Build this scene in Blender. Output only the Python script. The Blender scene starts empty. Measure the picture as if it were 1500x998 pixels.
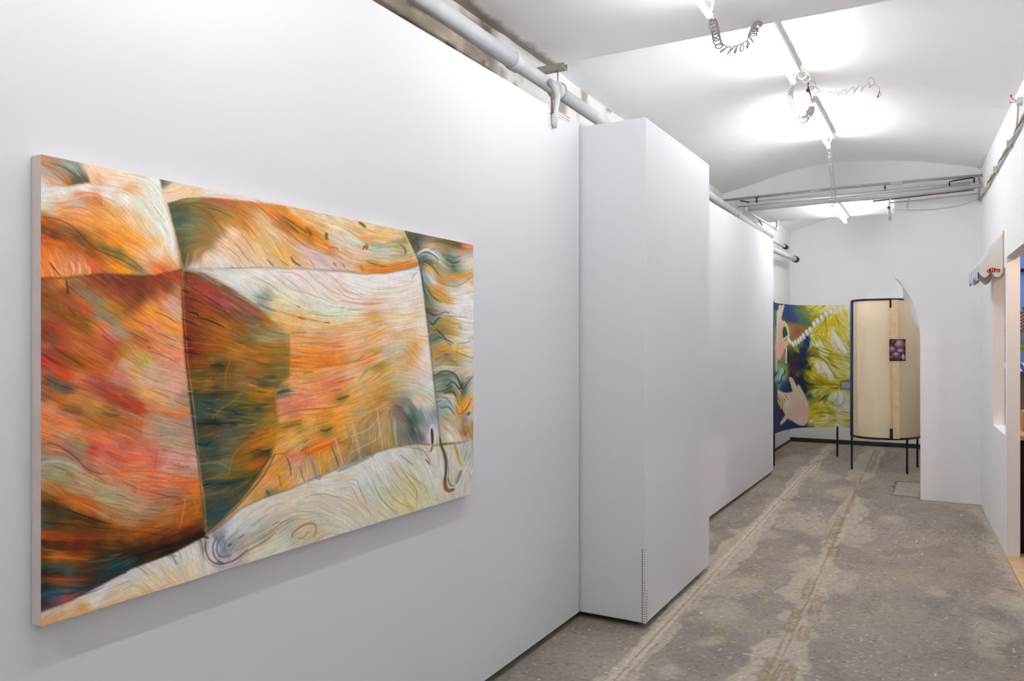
# Gallery corridor with a large painting, a painted folding screen and bare fluorescent tubes under a vaulted ceiling
import bpy, math
import numpy as np
from mathutils import Vector
S=bpy.context.scene
# ---------------------------------------------------------------- camera, world, exposure
cam_d=bpy.data.cameras.new('camera'); cam=bpy.data.objects.new('camera',cam_d); S.collection.objects.link(cam); S.camera=cam
cam.location=(0,0,1.5); cam.rotation_euler=(math.radians(90),0,math.radians(29.1))
cam_d.sensor_width=36; cam_d.lens=1145/1500*36; cam_d.shift_y=4/1500; cam_d.clip_start=.05; cam_d.clip_end=60
W=bpy.data.worlds.new('world'); S.world=W; W.use_nodes=True
W.node_tree.nodes['Background'].inputs[0].default_value=(.8,.85,1,1); W.node_tree.nodes['Background'].inputs[1].default_value=.05
S.view_settings.view_transform='Standard'; S.view_settings.look='None'; S.view_settings.gamma=1; S.view_settings.use_curve_mapping=False
S.view_settings.exposure=0.12
TUBE_POWER=98.0; TUBE_COLOUR=(.985,.99,1.0)
BULB_POWER=520.0
cy=S.cycles; cy.max_bounces=10; cy.diffuse_bounces=7; cy.glossy_bounces=3; cy.transmission_bounces=4; cy.caustics_reflective=False; cy.caustics_refractive=False
cy.use_denoising=True; cy.use_light_tree=True; cy.sample_clamp_indirect=6
# ------------------------------------------------------------------ picture making (plain numpy, colours are what the artist put on the canvas)
def hexs(s): return np.array([int(s[i:i+2],16)/255. for i in (0,2,4)])
def lin(c): c=np.asarray(c,float); return np.where(c<=.04045,c/12.92,((np.clip(c,0,None)+.055)/1.055)**2.4)
def blur(a,r):
    """separable box blur, three passes, edge padded"""
    r=int(max(1,round(r)))
    for _ in range(3):
        for ax in (0,1):
            p=[(0,0)]*a.ndim; p[ax]=(r+1,r)
            c=np.cumsum(np.pad(a,p,mode='edge'),axis=ax)
            n=a.shape[ax]
            a=(np.take(c,np.arange(2*r+1,2*r+1+n),axis=ax)-np.take(c,np.arange(0,n),axis=ax))/(2*r+1)
    return a
def fnoise(h,w,cell,seed):
    """value noise with smooth interpolation"""
    g=np.random.RandomState(seed); gh,gw=int(h/cell)+3,int(w/cell)+3
    a=g.rand(gh,gw); y=np.arange(h)/cell; x=np.arange(w)/cell
    yi=y.astype(int); xi=x.astype(int); fy=y-yi; fx=x-xi
    fy=(fy*fy*(3-2*fy))[:,None]; fx=(fx*fx*(3-2*fx))[None,:]
    A=a[yi][:,xi];B=a[yi][:,xi+1];Cc=a[yi+1][:,xi];D=a[yi+1][:,xi+1]
    return (A*(1-fx)+B*fx)*(1-fy)+(Cc*(1-fx)+D*fx)*fy
def inpoly(X,Y,P):
    P=np.asarray(P,float); ins=np.zeros(X.shape,bool); j=len(P)-1
    for i in range(len(P)):
        xi,yi=P[i]; xj,yj=P[j]
        if yi!=yj:
            ins^=((yi>Y)!=(yj>Y))&(X<(xj-xi)*(Y-yi)/(yj-yi)+xi)
        j=i
    return ins
def sample(img,x,y):
    h,w=img.shape[:2]; x=np.clip(x,0,w-1.001); y=np.clip(y,0,h-1.001)
    xi=x.astype(int); yi=y.astype(int); fx=x-xi; fy=y-yi
    if img.ndim==3: fx=fx[...,None]; fy=fy[...,None]
    return (img[yi,xi]*(1-fx)+img[yi,xi+1]*fx)*(1-fy)+(img[yi+1,xi]*(1-fx)+img[yi+1,xi+1]*fx)*fy
def lic(noise,vx,vy,L,step=1.0):
    h,w=noise.shape; X0,Y0=np.meshgrid(np.arange(w,dtype=float),np.arange(h,dtype=float))
    acc=noise.copy(); wt=1.
    for sg in (1,-1):
        x=X0.copy(); y=Y0.copy(); px=vx*sg; py=vy*sg
        for k in range(L):
            xi=np.clip(np.rint(x),0,w-1).astype(int); yi=np.clip(np.rint(y),0,h-1).astype(int)
            dx=vx[yi,xi]; dy=vy[yi,xi]; s=np.where(dx*px+dy*py<0,-1.,1.); dx=dx*s; dy=dy*s
            x=x+dx*step; y=y+dy*step; px,py=dx,dy
            ww=1-k/L; acc+=ww*sample(noise,x,y); 
            if sg==1: wt+=2*ww
    a=acc/wt; a=(a-a.mean())/a.std(); return a
def smear(img,vx,vy,L):
    """drag the paint along the brush direction"""
    h,w=vx.shape; X0,Y0=np.meshgrid(np.arange(w),np.arange(h)); acc=img.copy(); wt=1.
    for sg in (1,-1):
        x=X0.astype(float); y=Y0.astype(float); px=vx*sg; py=vy*sg
        for k in range(L):
            xi=np.clip(np.rint(x),0,w-1).astype(int); yi=np.clip(np.rint(y),0,h-1).astype(int)
            dx=vx[yi,xi]; dy=vy[yi,xi]; s=np.where(dx*px+dy*py<0,-1.,1.); px,py=dx*s,dy*s
            x+=px; y+=py; q=1-k/L
            acc+=q*img[np.clip(np.rint(y),0,h-1).astype(int),np.clip(np.rint(x),0,w-1).astype(int)]; wt+=q
    return acc/wt
def spline(P,n=8):
    P=np.asarray(P,float)
    if len(P)<3: return P
    Q=np.vstack([2*P[0]-P[1],P,2*P[-1]-P[-2]]); out=[]
    for i in range(1,len(Q)-2):
        for t in np.linspace(0,1,n,endpoint=False):
            a,b,c,d=Q[i-1],Q[i],Q[i+1],Q[i+2]
            out.append(.5*((2*b)+(c-a)*t+(2*a-5*b+4*c-d)*t*t+(3*b-a-3*c+d)*t**3))
    out.append(P[-1]); return np.array(out)
class Raster:
    def __init__(s,x0,y0,x1,y1,k):
        s.x0,s.y0,s.k=x0,y0,k; s.w=int((x1-x0)*k); s.h=int((y1-y0)*k)
        s.X,s.Y=np.meshgrid(x0+(np.arange(s.w)+.5)/k,y0+(np.arange(s.h)+.5)/k)
        s.img=np.zeros((s.h,s.w,3))
    def mask(s,P,soft=0,sm=True):
        P=np.asarray(P,float)
        if sm: P=spline(np.vstack([P,P[:1]]),6)
        m=inpoly(s.X,s.Y,P).astype(float)
        return blur(m,soft*s.k) if soft*s.k>=.6 else m
    def fill(s,m,c,a=1.):
        c=hexs(c) if isinstance(c,str) else c
        s.img[:]=s.img*(1-m[...,None]*a)+c*m[...,None]*a
    def field(s,pts,p=1.7,eps=14.):
        """colours spread smoothly between points (x,y,colour)"""
        Q=np.array([(a,b) for a,b,_ in pts],float); V=np.array([c for _,_,c in pts])
        num=np.zeros(s.X.shape+(V.shape[1],)); den=np.zeros(s.X.shape)
        for (a,b),v in zip(Q,V):
            wgt=1/((s.X-a)**2+(s.Y-b)**2+eps)**p
            num+=wgt[...,None]*v; den+=wgt
        return num/den[...,None]
    def stroke(s,P,c,wd,al=1.,taper=True,soft=.6):
        c=hexs(c) if isinstance(c,str) else c
        P=spline(P,6); n=len(P)
        m=3+wd; X0=max(0,int((P[:,0].min()-m-s.x0)*s.k)); X1=min(s.w,int((P[:,0].max()+m-s.x0)*s.k)+1)
        Y0=max(0,int((P[:,1].min()-m-s.y0)*s.k)); Y1=min(s.h,int((P[:,1].max()+m-s.y0)*s.k)+1)
        if X1<=X0 or Y1<=Y0: return
        X=s.X[Y0:Y1,X0:X1]; Y=s.Y[Y0:Y1,X0:X1]; M=np.zeros(X.shape)
        for i in range(n-1):
            a,b=P[i],P[i+1]; d=b-a; L=d@d+1e-9
            t=np.clip(((X-a[0])*d[0]+(Y-a[1])*d[1])/L,0,1)
            u=(i+t)/(n-1); w=wd/2*(np.sqrt(np.clip(4*u*(1-u),0,1))*.75+.25 if taper else 1.)
            D=np.hypot(X-a[0]-t*d[0],Y-a[1]-t*d[1])
            M=np.maximum(M,np.clip((w-D)/soft+.5,0,1)*np.clip(w/.35,0,1))
        M=(M*al)[...,None]; v=s.img[Y0:Y1,X0:X1]; v[:]=v*(1-M)+c*M
def parse(t):
    o=[]
    for q in t.split():
        a,b,c=q.split(','); o.append((float(a),float(b),hexs(c)))
    return o
def pflow(t):
    o=[]
    for q in t.split():
        a,b,c,d=map(float,q.split(',')); an=2*np.arctan2(d,c); o.append((a,b,np.array([np.cos(an),np.sin(an)])))
    return o
def pl(t): return [tuple(map(float,q.split(','))) for q in t.split()]
# ---- the large rock painting: colour notes per region (x,y on a 1500-wide sketch of the picture), direction of the brush, then single strokes
FOLD1='232,255 240,290 252,340 262,394 263,460 268,530 276,600 283,650 290,705 297,783'
HOR='262,394 330,393 370,392 440,394 500,398 530,402 560,401 590,395 610,389'
FOLD2='584,330 598,362 610,389 616,430 622,480 630,550 636,600 641,650'
BAND='40,900 57,893 100,877 130,862 190,830 250,808 297,783 320,768 350,742 385,727 420,715 480,690 540,664 570,655 605,650 640,652 670,648 700,640'
f1,hz,f2,bd=pl(FOLD1),pl(HOR),pl(FOLD2),pl(BAND)
AB=pl('40,407 90,406 130,402 150,400 200,404 230,402')
RB=f1[3:]
R_A=[(40,200),(225,240)]+f1[:4]+AB[::-1]
R_B=AB+f1[3:]+bd[:6][::-1]+[(40,900)]
R_C=f1[:4]+hz[1:]+[f2[1],f2[0],(584,300),(232,230)]
R_D=hz+f2[3:]+bd[6:-2][::-1]
R_E=pl('262,394 290,398 320,413 345,430 372,448 395,470 418,489 419,552 405,562 399,575 402,608 404,625 398,650 392,668 378,692 360,718 338,745 315,768 297,783')+f1[4:-1][::-1]
R_F=f2+[(670,648),(720,640),(720,300),(584,300)]
R_G=bd+[(720,800),(720,960),(40,960)]
R_A1=pl('50,215 112,236 122,252 128,267 112,269 95,272 75,273 50,276')
R_C0=pl('225,240 236,298 262,293 290,289.5 330,292 370,297 400,300 425,304 400,270')
K_A='''130,245,e8c9b0 150,250,f0d2b4 180,258,ecd9c2 200,262,d9d5c4 225,270,dfe2dc 186,276,d9ad80 140,262,e2b08e 160,270,e6cfc0 60,290,d9d9cf 90,282,dedbd6 120,277,dcd8d4 60,300,cfcdbf 150,285,e3d8d0 180,290,e5e4dc 200,300,d9dcd0 220,310,dfe0d6 235,330,e3e4dc 250,370,e6e2da 115,286,c98a62 138,292,c77a44 135,300,cf8a50 95,292,cdb0a0 110,297,c8aca6 70,308,d0b090 90,305,cf9c66 110,308,d8a080 130,312,d9985c 150,310,dd9a4c 170,310,d8a76c 185,312,e0c2a0 165,297,d9c6b8 195,325,e3c08a 210,340,e8c79a 225,355,eab878 240,375,ecaf78 150,330,dd9a50 175,335,e09a48 200,350,e5a050 130,325,d8934a 110,320,d98f50 90,315,d48a4a 60,315,b06a24 70,325,9a5a20 60,335,7a421c 90,335,8a5a2a 110,345,7e5020 120,355,7a5424 75,345,6e3a1c 140,345,b87a34 160,352,e08c38 185,365,e59a4c 205,378,e8b080 150,365,7a6a34 170,373,776a3c 190,390,8c7c58 203,400,8e8a68 130,370,8a4a18 100,358,a05a1c 70,355,c06818 60,350,b85c1a 60,365,d47020 80,362,d06a20 60,380,e0803c 75,375,d8844c 95,385,d08a5a 110,380,cf7a60 120,390,d09060 80,395,d88a50 130,385,cc6040 90,400,d8884c 145,380,b06428 160,390,d08020 175,395,dc8a1c 185,400,cf8a28 140,395,b8683c 60,398,d8843c 225,395,d8803c 240,398,c8683c 212,392,d99a70 255,392,e0a078 232,365,ecd8c0 245,350,e4e2da 226,335,dcdacb 57,270,d5d8dc'''
K_A1='''60,236,b5866a 75,245,a98a6c 90,250,8f8f7c 105,255,6f7464 115,264,6a5a40 118,246,98a094 100,243,98a094 60,255,b0a4a4 70,262,d8a080 57,272,d5d8dc 80,270,c9b0a0 85,262,8a8a80 95,262,b07840 75,256,8c9494 105,266,5c5440'''
K_B='''60,410,8a5030 75,415,a86a38 88,415,c88a4c 95,422,6e4420 105,415,8a6444 115,425,8c7054 130,412,8e4a28 150,410,7a3a22 175,415,6c3220 200,412,74361e 225,410,8a3c1e 250,405,a04a20 240,420,7c4428 255,425,b07a50 180,430,8a4630 160,425,964c34 200,435,6e3a24 220,425,7a4028 140,430,a0683c 125,435,8a8068 110,440,a05c34 60,430,7a4820 80,430,8a5424 60,450,7a5a24 80,450,86581e 100,455,8a5020 110,465,88581c 125,475,7c5c20 90,435,9a5424 120,450,b05834 140,440,8c8060 145,455,8a8468 160,465,80826c 155,445,b08030 170,455,a87020 185,445,8a5028 180,470,c08040 170,480,a09080 150,475,c08050 160,490,b08078 140,480,c47048 130,490,a86030 60,460,9a5a3c 60,470,8a4230 75,475,963e22 90,480,a0522c 110,490,9a5c34 125,500,b05c34 150,500,b0623c 160,505,b05434 60,485,7a3c24 75,495,7c4a28 90,500,a85030 110,505,c06844 130,510,b86a34 145,520,b45a34 160,515,a85428 60,510,9a5440 70,518,8a4440 60,525,a83420 75,530,b03e24 90,525,8a4c1c 105,525,8a5420 120,530,985c1c 140,535,b4602c 175,515,a88030 190,520,c89060 205,525,b8a050 180,530,d0a884 195,540,d0a070 170,545,c88070 210,505,c87850 215,490,d08050 200,470,d88a3c 215,450,e0943c 230,430,c86a30 245,440,d0a088 235,445,d89878 250,455,d8a890 225,460,e09030 245,480,e09040 215,475,d88a6c 230,500,d89060 250,500,d89868 255,520,d88c70 225,520,c89070 240,535,cf9c80 215,540,c8b090 255,545,d4a088 205,495,b0703c 60,550,a06848 65,555,6e5440 80,560,70604c 95,568,645448 60,575,8e5c34 80,578,a0622c 100,580,b4783c 60,568,a05c40 90,546,c04824 110,550,c87848 130,560,b05c48 145,570,944c3c 160,580,904838 180,592,8e4430 200,598,a83820 110,578,c07840 125,588,b08044 140,590,c08850 150,600,9c6c34 165,605,8e6834 175,600,b07048 190,605,a06c50 95,597,8c5c34 108,603,7a5434 120,610,b0703c 140,615,ac6830 160,615,a8642c 180,615,b4683c 195,620,b86a40 60,595,d08058 70,598,d88a68 60,605,d07c3c 80,610,d8804c 90,618,dc7c48 100,607,d08058 60,625,d8844c 75,630,d4885c 90,635,c09070 105,630,d08c58 115,640,c08a5c 105,650,948064 120,650,a08868 60,640,c07850 70,648,b47850 60,658,a08474 80,655,b0785c 95,660,a07460 110,668,8c7464 60,668,988c7c 130,640,d06c50 145,640,d87850 130,655,c85840 150,660,d46a54 165,645,cc7460 180,650,b07060 195,645,c07860 160,665,d06c54 180,665,d86c54 195,660,d87458 140,675,c88468 160,680,c07868 180,685,d07858 200,690,c88860 120,675,b07868 130,685,a06c58 110,676,b49878 60,680,a0a08c 80,675,98a08c 100,680,a8a488 115,688,b0a488 60,692,8c8c70 80,690,a09870 100,695,988c60 130,695,b8a080 215,560,d4b098 235,565,d0a890 255,575,d4a898 215,575,d8a868 235,585,d8ac80 255,590,b89c80 262,580,98806c 215,592,d0885c 230,595,dc9054 260,603,d88858 215,607,a88868 230,610,b09078 250,615,b49880 270,612,a88878 215,625,c09880 235,628,a8988c 255,630,a89480 275,635,b48c78 215,640,c88868 240,645,b49c80 260,648,b8a088 275,650,b49078 215,660,d07468 232,660,cc9080 250,665,d0988c 270,670,c89484 280,680,c8a090 225,675,c87060 240,685,d09888 260,690,b89078 285,695,c89078 215,682,d87c60 215,700,d87850 240,700,d88058 260,708,d0744c 285,705,d4702c 60,705,b09060 70,712,b07840 60,722,8a5a28 85,715,a8743c 100,710,b09070 120,705,b09878 140,715,a89874 160,722,a8a07c 180,730,b0a080 200,735,b89878 150,700,c09070 180,705,c88c68 200,715,d08868 90,725,a46020 110,735,c06c24 130,745,b46828 150,750,b08058 170,760,a87c50 190,760,b08c68 60,735,4a3a1c 75,738,3e3018 90,745,4c4428 110,755,4a3c1c 130,762,4c3414 60,752,5a5038 60,765,4c5048 80,765,50401c 100,770,6a4418 120,772,643c10 150,768,6a4418 175,775,8c5420 200,775,a05c20 60,780,a84818 80,782,8c4c14 100,785,8a4010 130,785,7a4010 160,785,844c14 190,785,905014 60,795,42301a 85,795,4c2e14 110,795,5c2614 140,797,4c3214 170,795,503410 200,793,5c3a10 60,810,6c3e14 80,812,a05a20 100,815,8c4c18 120,815,7c4418 150,812,4a3010 180,810,382208 200,808,2c1c08 60,825,3c4840 80,828,3c5454 100,830,4c5850 120,828,503818 140,825,383824 165,820,1e4048 185,818,1c3c44 60,835,2c281c 80,838,38301c 110,838,40402c 140,835,283c3c 60,845,6c3a1c 80,846,80482c 100,848,7c4c38 120,848,5c3820 135,845,40302c 60,856,10282c 80,858,24444c 100,860,2c5058 115,857,38484c 60,868,2c5868 80,868,345c68 100,866,385860 60,876,3a2c34 75,876,604850 95,872,a04c48 215,720,c87c5c 240,720,b87858 260,725,b07048 285,720,d07a30 215,740,b08868 240,745,b07c50 265,745,b06c30 280,735,a46820 290,745,b0681c 215,755,a87c58 240,760,a86c3c 270,760,a8601c 295,765,7c4a14 215,770,a46024 245,775,8a4810 280,775,603408 215,785,7c4008 245,788,4a2808 275,785,2c1806 215,800,3c1e06 240,800,1c0e04 290,780,140a04'''
K_C0='''232,264,5c6044 240,282,e0c8b0 250,275,e0c8ac 265,275,e4c4a0 285,280,ddc2a4 300,285,ded4cc 330,286,dcd0cc 360,293,dcd2d0 380,297,d8ccc4 400,303,d8c4b0'''
K_C='''240,302,4c5434 255,296,6c6c3c 275,294,847c44 300,294,9a6a34 330,297,a8643c 360,300,c07c3c 245,315,4c5c4c 260,308,4c5840 260,320,4a5a4c 280,310,706c48 300,310,7c6c38 250,330,54604c 270,330,6c7050 290,325,7c7450 310,320,94702c 330,312,a08040 350,320,b88440 255,345,585c40 275,345,7c7450 300,340,8c7440 260,360,5c5c3c 280,362,7c6c44 298,357,8c7440 310,345,a07848 265,380,5c5838 273,385,7c6840 288,368,a88058 320,333,b08448 340,328,c89050 365,335,d09c5c 360,315,c08c4c 278,392,e4d8d0 300,375,e0c8b0 320,360,e0c4a8 320,385,e0d4cc 340,365,d8bc98 345,385,dcc8b4 360,390,dcd0c4 330,347,e0c4a8 350,355,d8b088 365,370,d8b890 337,342,e8ccb4 375,300,cc8c44 390,303,d08a30 410,312,d08020 425,325,c87c18 440,335,c07820 450,340,a87428 460,350,d08c30 470,362,d89848 480,368,d89060 395,315,c8804c 410,325,a06c34 420,335,b07030 435,345,d08820 450,355,c07c2c 375,320,d0b080 390,335,d4b48c 405,345,d8b48c 420,350,d0a478 435,360,d0b4a0 450,368,d0b4b0 465,375,c8b4b4 480,385,d0bcb4 375,350,d8b470 390,360,d8b478 375,375,dcc090 400,375,d8ac68 420,375,d4a868 390,388,d8bca4 410,388,dcb888 440,385,d8b898 460,392,dccac0 490,390,d0b4a4 510,392,d4b498 525,396,d8a878 440,320,dcb078 425,309,d8b488 450,325,dcae6c 465,335,d8a868 480,330,dcccac 500,325,e0cca8 460,318,dcc8a8 480,345,dcc4a0 500,350,d0d0bc 515,355,c4d0c4 490,360,d8c8b0 505,370,d8bca0 520,375,dcc0a8 510,335,dcbc90 525,345,dca870 525,332,dcc090 540,335,dcc8a0 560,340,dcbc88 580,342,d8c090 540,350,d8a868 560,352,d8b480 545,362,a8b0a0 560,368,b4bcac 580,360,a89c78 590,355,8c7848 590,370,b0a88c 540,375,c8c8b0 560,380,d0c0a0 585,380,c8b490 600,370,d4c49c 595,360,d8b880 540,388,c08c50 555,394,d08028 575,393,d08a3c 590,388,c88c40 603,385,c8904c 540,397,d08a3c'''
K_D='''285,400,d4d8d8 310,405,d4d4cc 300,408,a8b0ac 330,410,dcdcd4 330,420,d0d4cc 350,415,e0dcd4 365,425,d4d4c8 350,430,c4ccc4 365,440,c4ccc4 375,400,e4e0dc 400,405,e0dcd8 430,405,e4d8d4 460,410,e0d8d4 490,410,e4d8d0 515,415,e4e0dc 375,420,d8d8c8 375,440,8c948c 385,432,9ca090 400,425,d8d4bc 430,430,e0dccc 460,435,e0dcd4 490,430,e0d4c8 520,430,e4dcd8 395,445,d8c8a0 400,455,d8c08c 420,445,d8d0b0 440,450,d8d0b8 470,450,d8dcd0 500,450,dcdcd0 520,450,e4d8c8 385,455,a8a08c 400,465,d8b884 430,465,dcb878 460,468,d8c498 490,465,d4d4b8 515,468,dcccac 405,478,d8a864 425,480,dcac68 450,482,dcc498 480,482,dcb880 510,480,d8b888 525,470,e0c090 430,492,d8a058 460,495,d89858 490,492,e0a878 515,492,dcb890 425,505,e0a470 450,505,e0a068 480,508,e09060 510,505,e0b08c 425,518,e09858 450,518,e08c40 480,518,e09860 510,515,e0ac80 425,530,d88430 450,532,e08c30 475,528,d88030 500,530,d88c40 515,528,dca070 425,545,e09c58 450,545,e09c50 480,545,e0a470 510,545,e0b898 425,558,e0a470 450,562,e0a068 480,562,dc7c58 495,558,dc8860 515,558,dcb080 430,575,e09870 455,578,e09870 480,572,dc8c58 505,575,d8a058 525,575,d0b080 410,575,707460 410,590,d08870 425,600,d08060 445,588,e08c70 470,585,e09868 495,582,a88440 515,585,e0a040 450,600,e09c60 480,598,e09c48 410,610,d8a470 430,612,d08c48 450,615,d8a458 470,605,d89038 480,615,dc9838 500,600,dca050 520,605,c0a878 410,625,a87c34 430,622,a48440 450,630,dca850 420,635,dca858 475,628,8c7838 490,625,d8a048 510,615,d8a050 525,620,b89858 410,645,d8a060 430,650,d8b470 445,652,b08c50 445,660,d87830 460,655,dc7c30 475,650,dc8840 490,645,c89048 510,640,c09858 525,640,a89060 420,668,d88858 430,674,d8947c 450,674,b89c78 470,665,d89c40 490,660,c89c60 510,660,b09060 525,660,98885c 400,665,dca050 393,674,d89c58 410,680,c89858 430,684,c8a878 450,687,d0a470 470,682,c0984c 490,675,b89868 510,673,a0906c 525,668,8c8870 385,692,d89c50 400,695,cc9440 395,705,d8a070 410,705,d09840 425,700,d8ac74 440,702,d0b898 455,696,c0a888 370,706,dca060 380,717,d0a070 370,725,c89850 355,734,d8a868 360,720,d8a868 340,750,d8a880 390,720,8c8454 320,766,d8a880 540,410,e4e0dc 570,410,e4dedc 600,410,e0dcd8 560,430,e0d8c8 590,430,e0d8cc 610,430,e0d4cc 540,447,d8b8a0 560,445,e0cfc0 590,450,e4dcd4 610,450,dccbb4 540,465,d8a868 545,470,c8a478 570,460,e0c8a0 600,465,e0c8a0 615,470,e0d4c4 540,478,dcbc94 560,475,d8c0a0 580,478,e0d8cc 610,480,e4dcd4 545,492,e0a868 575,490,dca878 600,490,dcb480 615,490,e8d8cc 545,505,e0b888 560,500,dcbfa8 580,502,d8c8b0 600,500,c8b888 545,515,c09848 550,525,e0c0a0 540,525,e09870 565,515,c8b4a4 580,515,c8c4a4 600,515,d8a868 615,500,e0b880 620,510,e4e0e0 615,525,e4d8d4 570,525,c8bc9c 590,522,d0a880 600,530,dca868 570,540,d4b478 590,540,d8b880 545,540,a88c44 555,535,a89050 540,550,d8b080 545,560,d8b078 560,555,c8a058 580,555,c8c0a4 610,540,e4d4c8 620,535,e8d0c0 600,550,d8c4b0 620,550,d8ccc8 545,575,c89c50 560,570,c0984c 580,568,c8b080 600,570,c8c8bc 620,570,d4d8d4 540,590,d09c50 555,585,b08844 570,580,b09c60 580,580,a4a88c 590,580,90a098 600,585,d8c8a8 615,582,d8ccac 605,595,e0d8cc 620,592,dcd8cc 540,600,c09858 550,605,b88850 560,595,d0a068 570,588,a88868 585,590,8c8478 595,590,7c908c 600,600,54706c 610,605,5c8488 620,605,a8b0b0 590,600,a0a8a8 580,598,50605c 575,605,8c7870 585,610,846858 595,612,4c5c50 602,618,3c5458 610,622,789078 615,630,a8a8a8 612,642,5c5868 605,640,4c5c68 600,632,405458 590,630,7c7468 580,625,8c8c80 570,620,a8987c 560,615,c0a060 550,620,a89878 565,635,b89858 575,640,909078 590,642,6c7468 600,648,8c8478 545,640,b09868 555,645,b8a078 540,655,a88c54 555,656,a48858 570,650,a4905c 585,647,8c8068 535,666,7c7050 615,648,9c8ca0 625,618,9ca4b4 628,608,90989c 635,625,b8bcc8 626,640,e0d8d0 637,640,d4d0c8 640,650,c8c4b4'''
K_E='''265,400,6c3418 285,402,7a4828 300,408,80583c 265,415,7c3c1c 285,418,8c3c24 300,425,904034 320,420,7c5030 335,430,805038 350,440,8a5c38 310,440,8c3c44 325,445,984858 345,450,805048 365,455,8a5c40 270,430,7c3814 270,445,783010 290,445,8c4018 310,455,90481c 330,460,78481c 350,465,7c5840 365,470,706458 270,465,6c3410 290,465,84480c 310,470,94540c 330,475,945410 350,480,8c5818 368,485,807040 268,480,882c08 280,490,783c0c 300,495,84500c 320,495,a0600c 340,495,806038 360,500,786038 270,495,5c1c08 285,505,7c340c 310,510,8c5410 330,505,946010 350,512,a06c20 368,515,b07010 272,515,5c240c 290,520,7c3c08 310,525,806424 325,520,80642c 340,520,a86c14 360,525,8c6420 275,530,803c08 290,535,7c4810 315,535,3c3818 330,535,6c4c14 350,540,84683c 365,540,a06434 275,545,5c4c1c 290,550,605420 310,550,6c5820 325,550,745c24 350,550,806438 365,555,7c5c34 280,562,7c5410 300,564,806014 330,565,80582c 350,566,806848 365,564,8c6434 280,575,303c2c 310,574,283430 335,575,344030 350,575,6c6428 368,575,946c14 285,588,44503c 300,590,344840 320,590,4c5440 340,585,5c5c38 360,588,6c5c1c 285,605,3c5044 300,600,3c5450 315,605,605c34 335,602,404830 350,605,384434 365,600,60542c 285,618,28342c 310,618,1c2c28 335,618,343c34 355,615,4c5030 290,632,4c4830 310,630,5c4430 330,625,54605c 350,630,5c6048 365,635,846024 290,648,2c4c44 305,645,344c48 320,640,5c5c44 340,645,6c6450 350,640,74603c 290,660,4c503c 310,665,48503c 330,660,5c6454 345,662,806014 360,660,9c6810 295,675,4c5040 315,680,58604c 330,680,606c58 345,675,8c6418 362,680,a06c10 300,695,54503c 320,695,6c6c48 340,692,6c5c1c 360,695,5c5428 300,708,243c3c 320,708,28403c 340,705,344438 305,720,5c6454 325,718,5c5840 345,715,4c5040 305,735,44483c 320,735,3c4c44 340,730,4c5440 305,750,2c4850 325,748,345050 335,740,3c4c44 305,765,445048 318,762,40504c 302,775,585848 375,470,8c6030 385,480,b07820 375,490,808060 390,490,988c60 410,492,a89468 380,498,a89870 400,498,a88c58 380,505,946410 405,502,9c7424 380,515,946c18 400,512,8c7424 380,525,b06c10 405,525,8c7030 380,532,6c6430 400,530,7c6c2c 380,540,946420 405,540,84702c 375,550,84682c 395,550,4c5038 410,550,807034 380,562,5c5838 400,562,6c6434 375,572,a87410 390,575,b87c14 375,585,8c6414 390,582,7c5c1c 375,595,3c4c3c 390,595,846824 375,605,6c6834 395,605,a87c2c 375,618,6c6c3c 390,614,947834 375,635,a06c10 385,640,c07810 375,650,b87410 390,650,b07c18 400,630,a88030 375,662,48442c 388,660,40402c 375,675,b05c08 368,695,4c4420 380,672,8c5010'''
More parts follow.
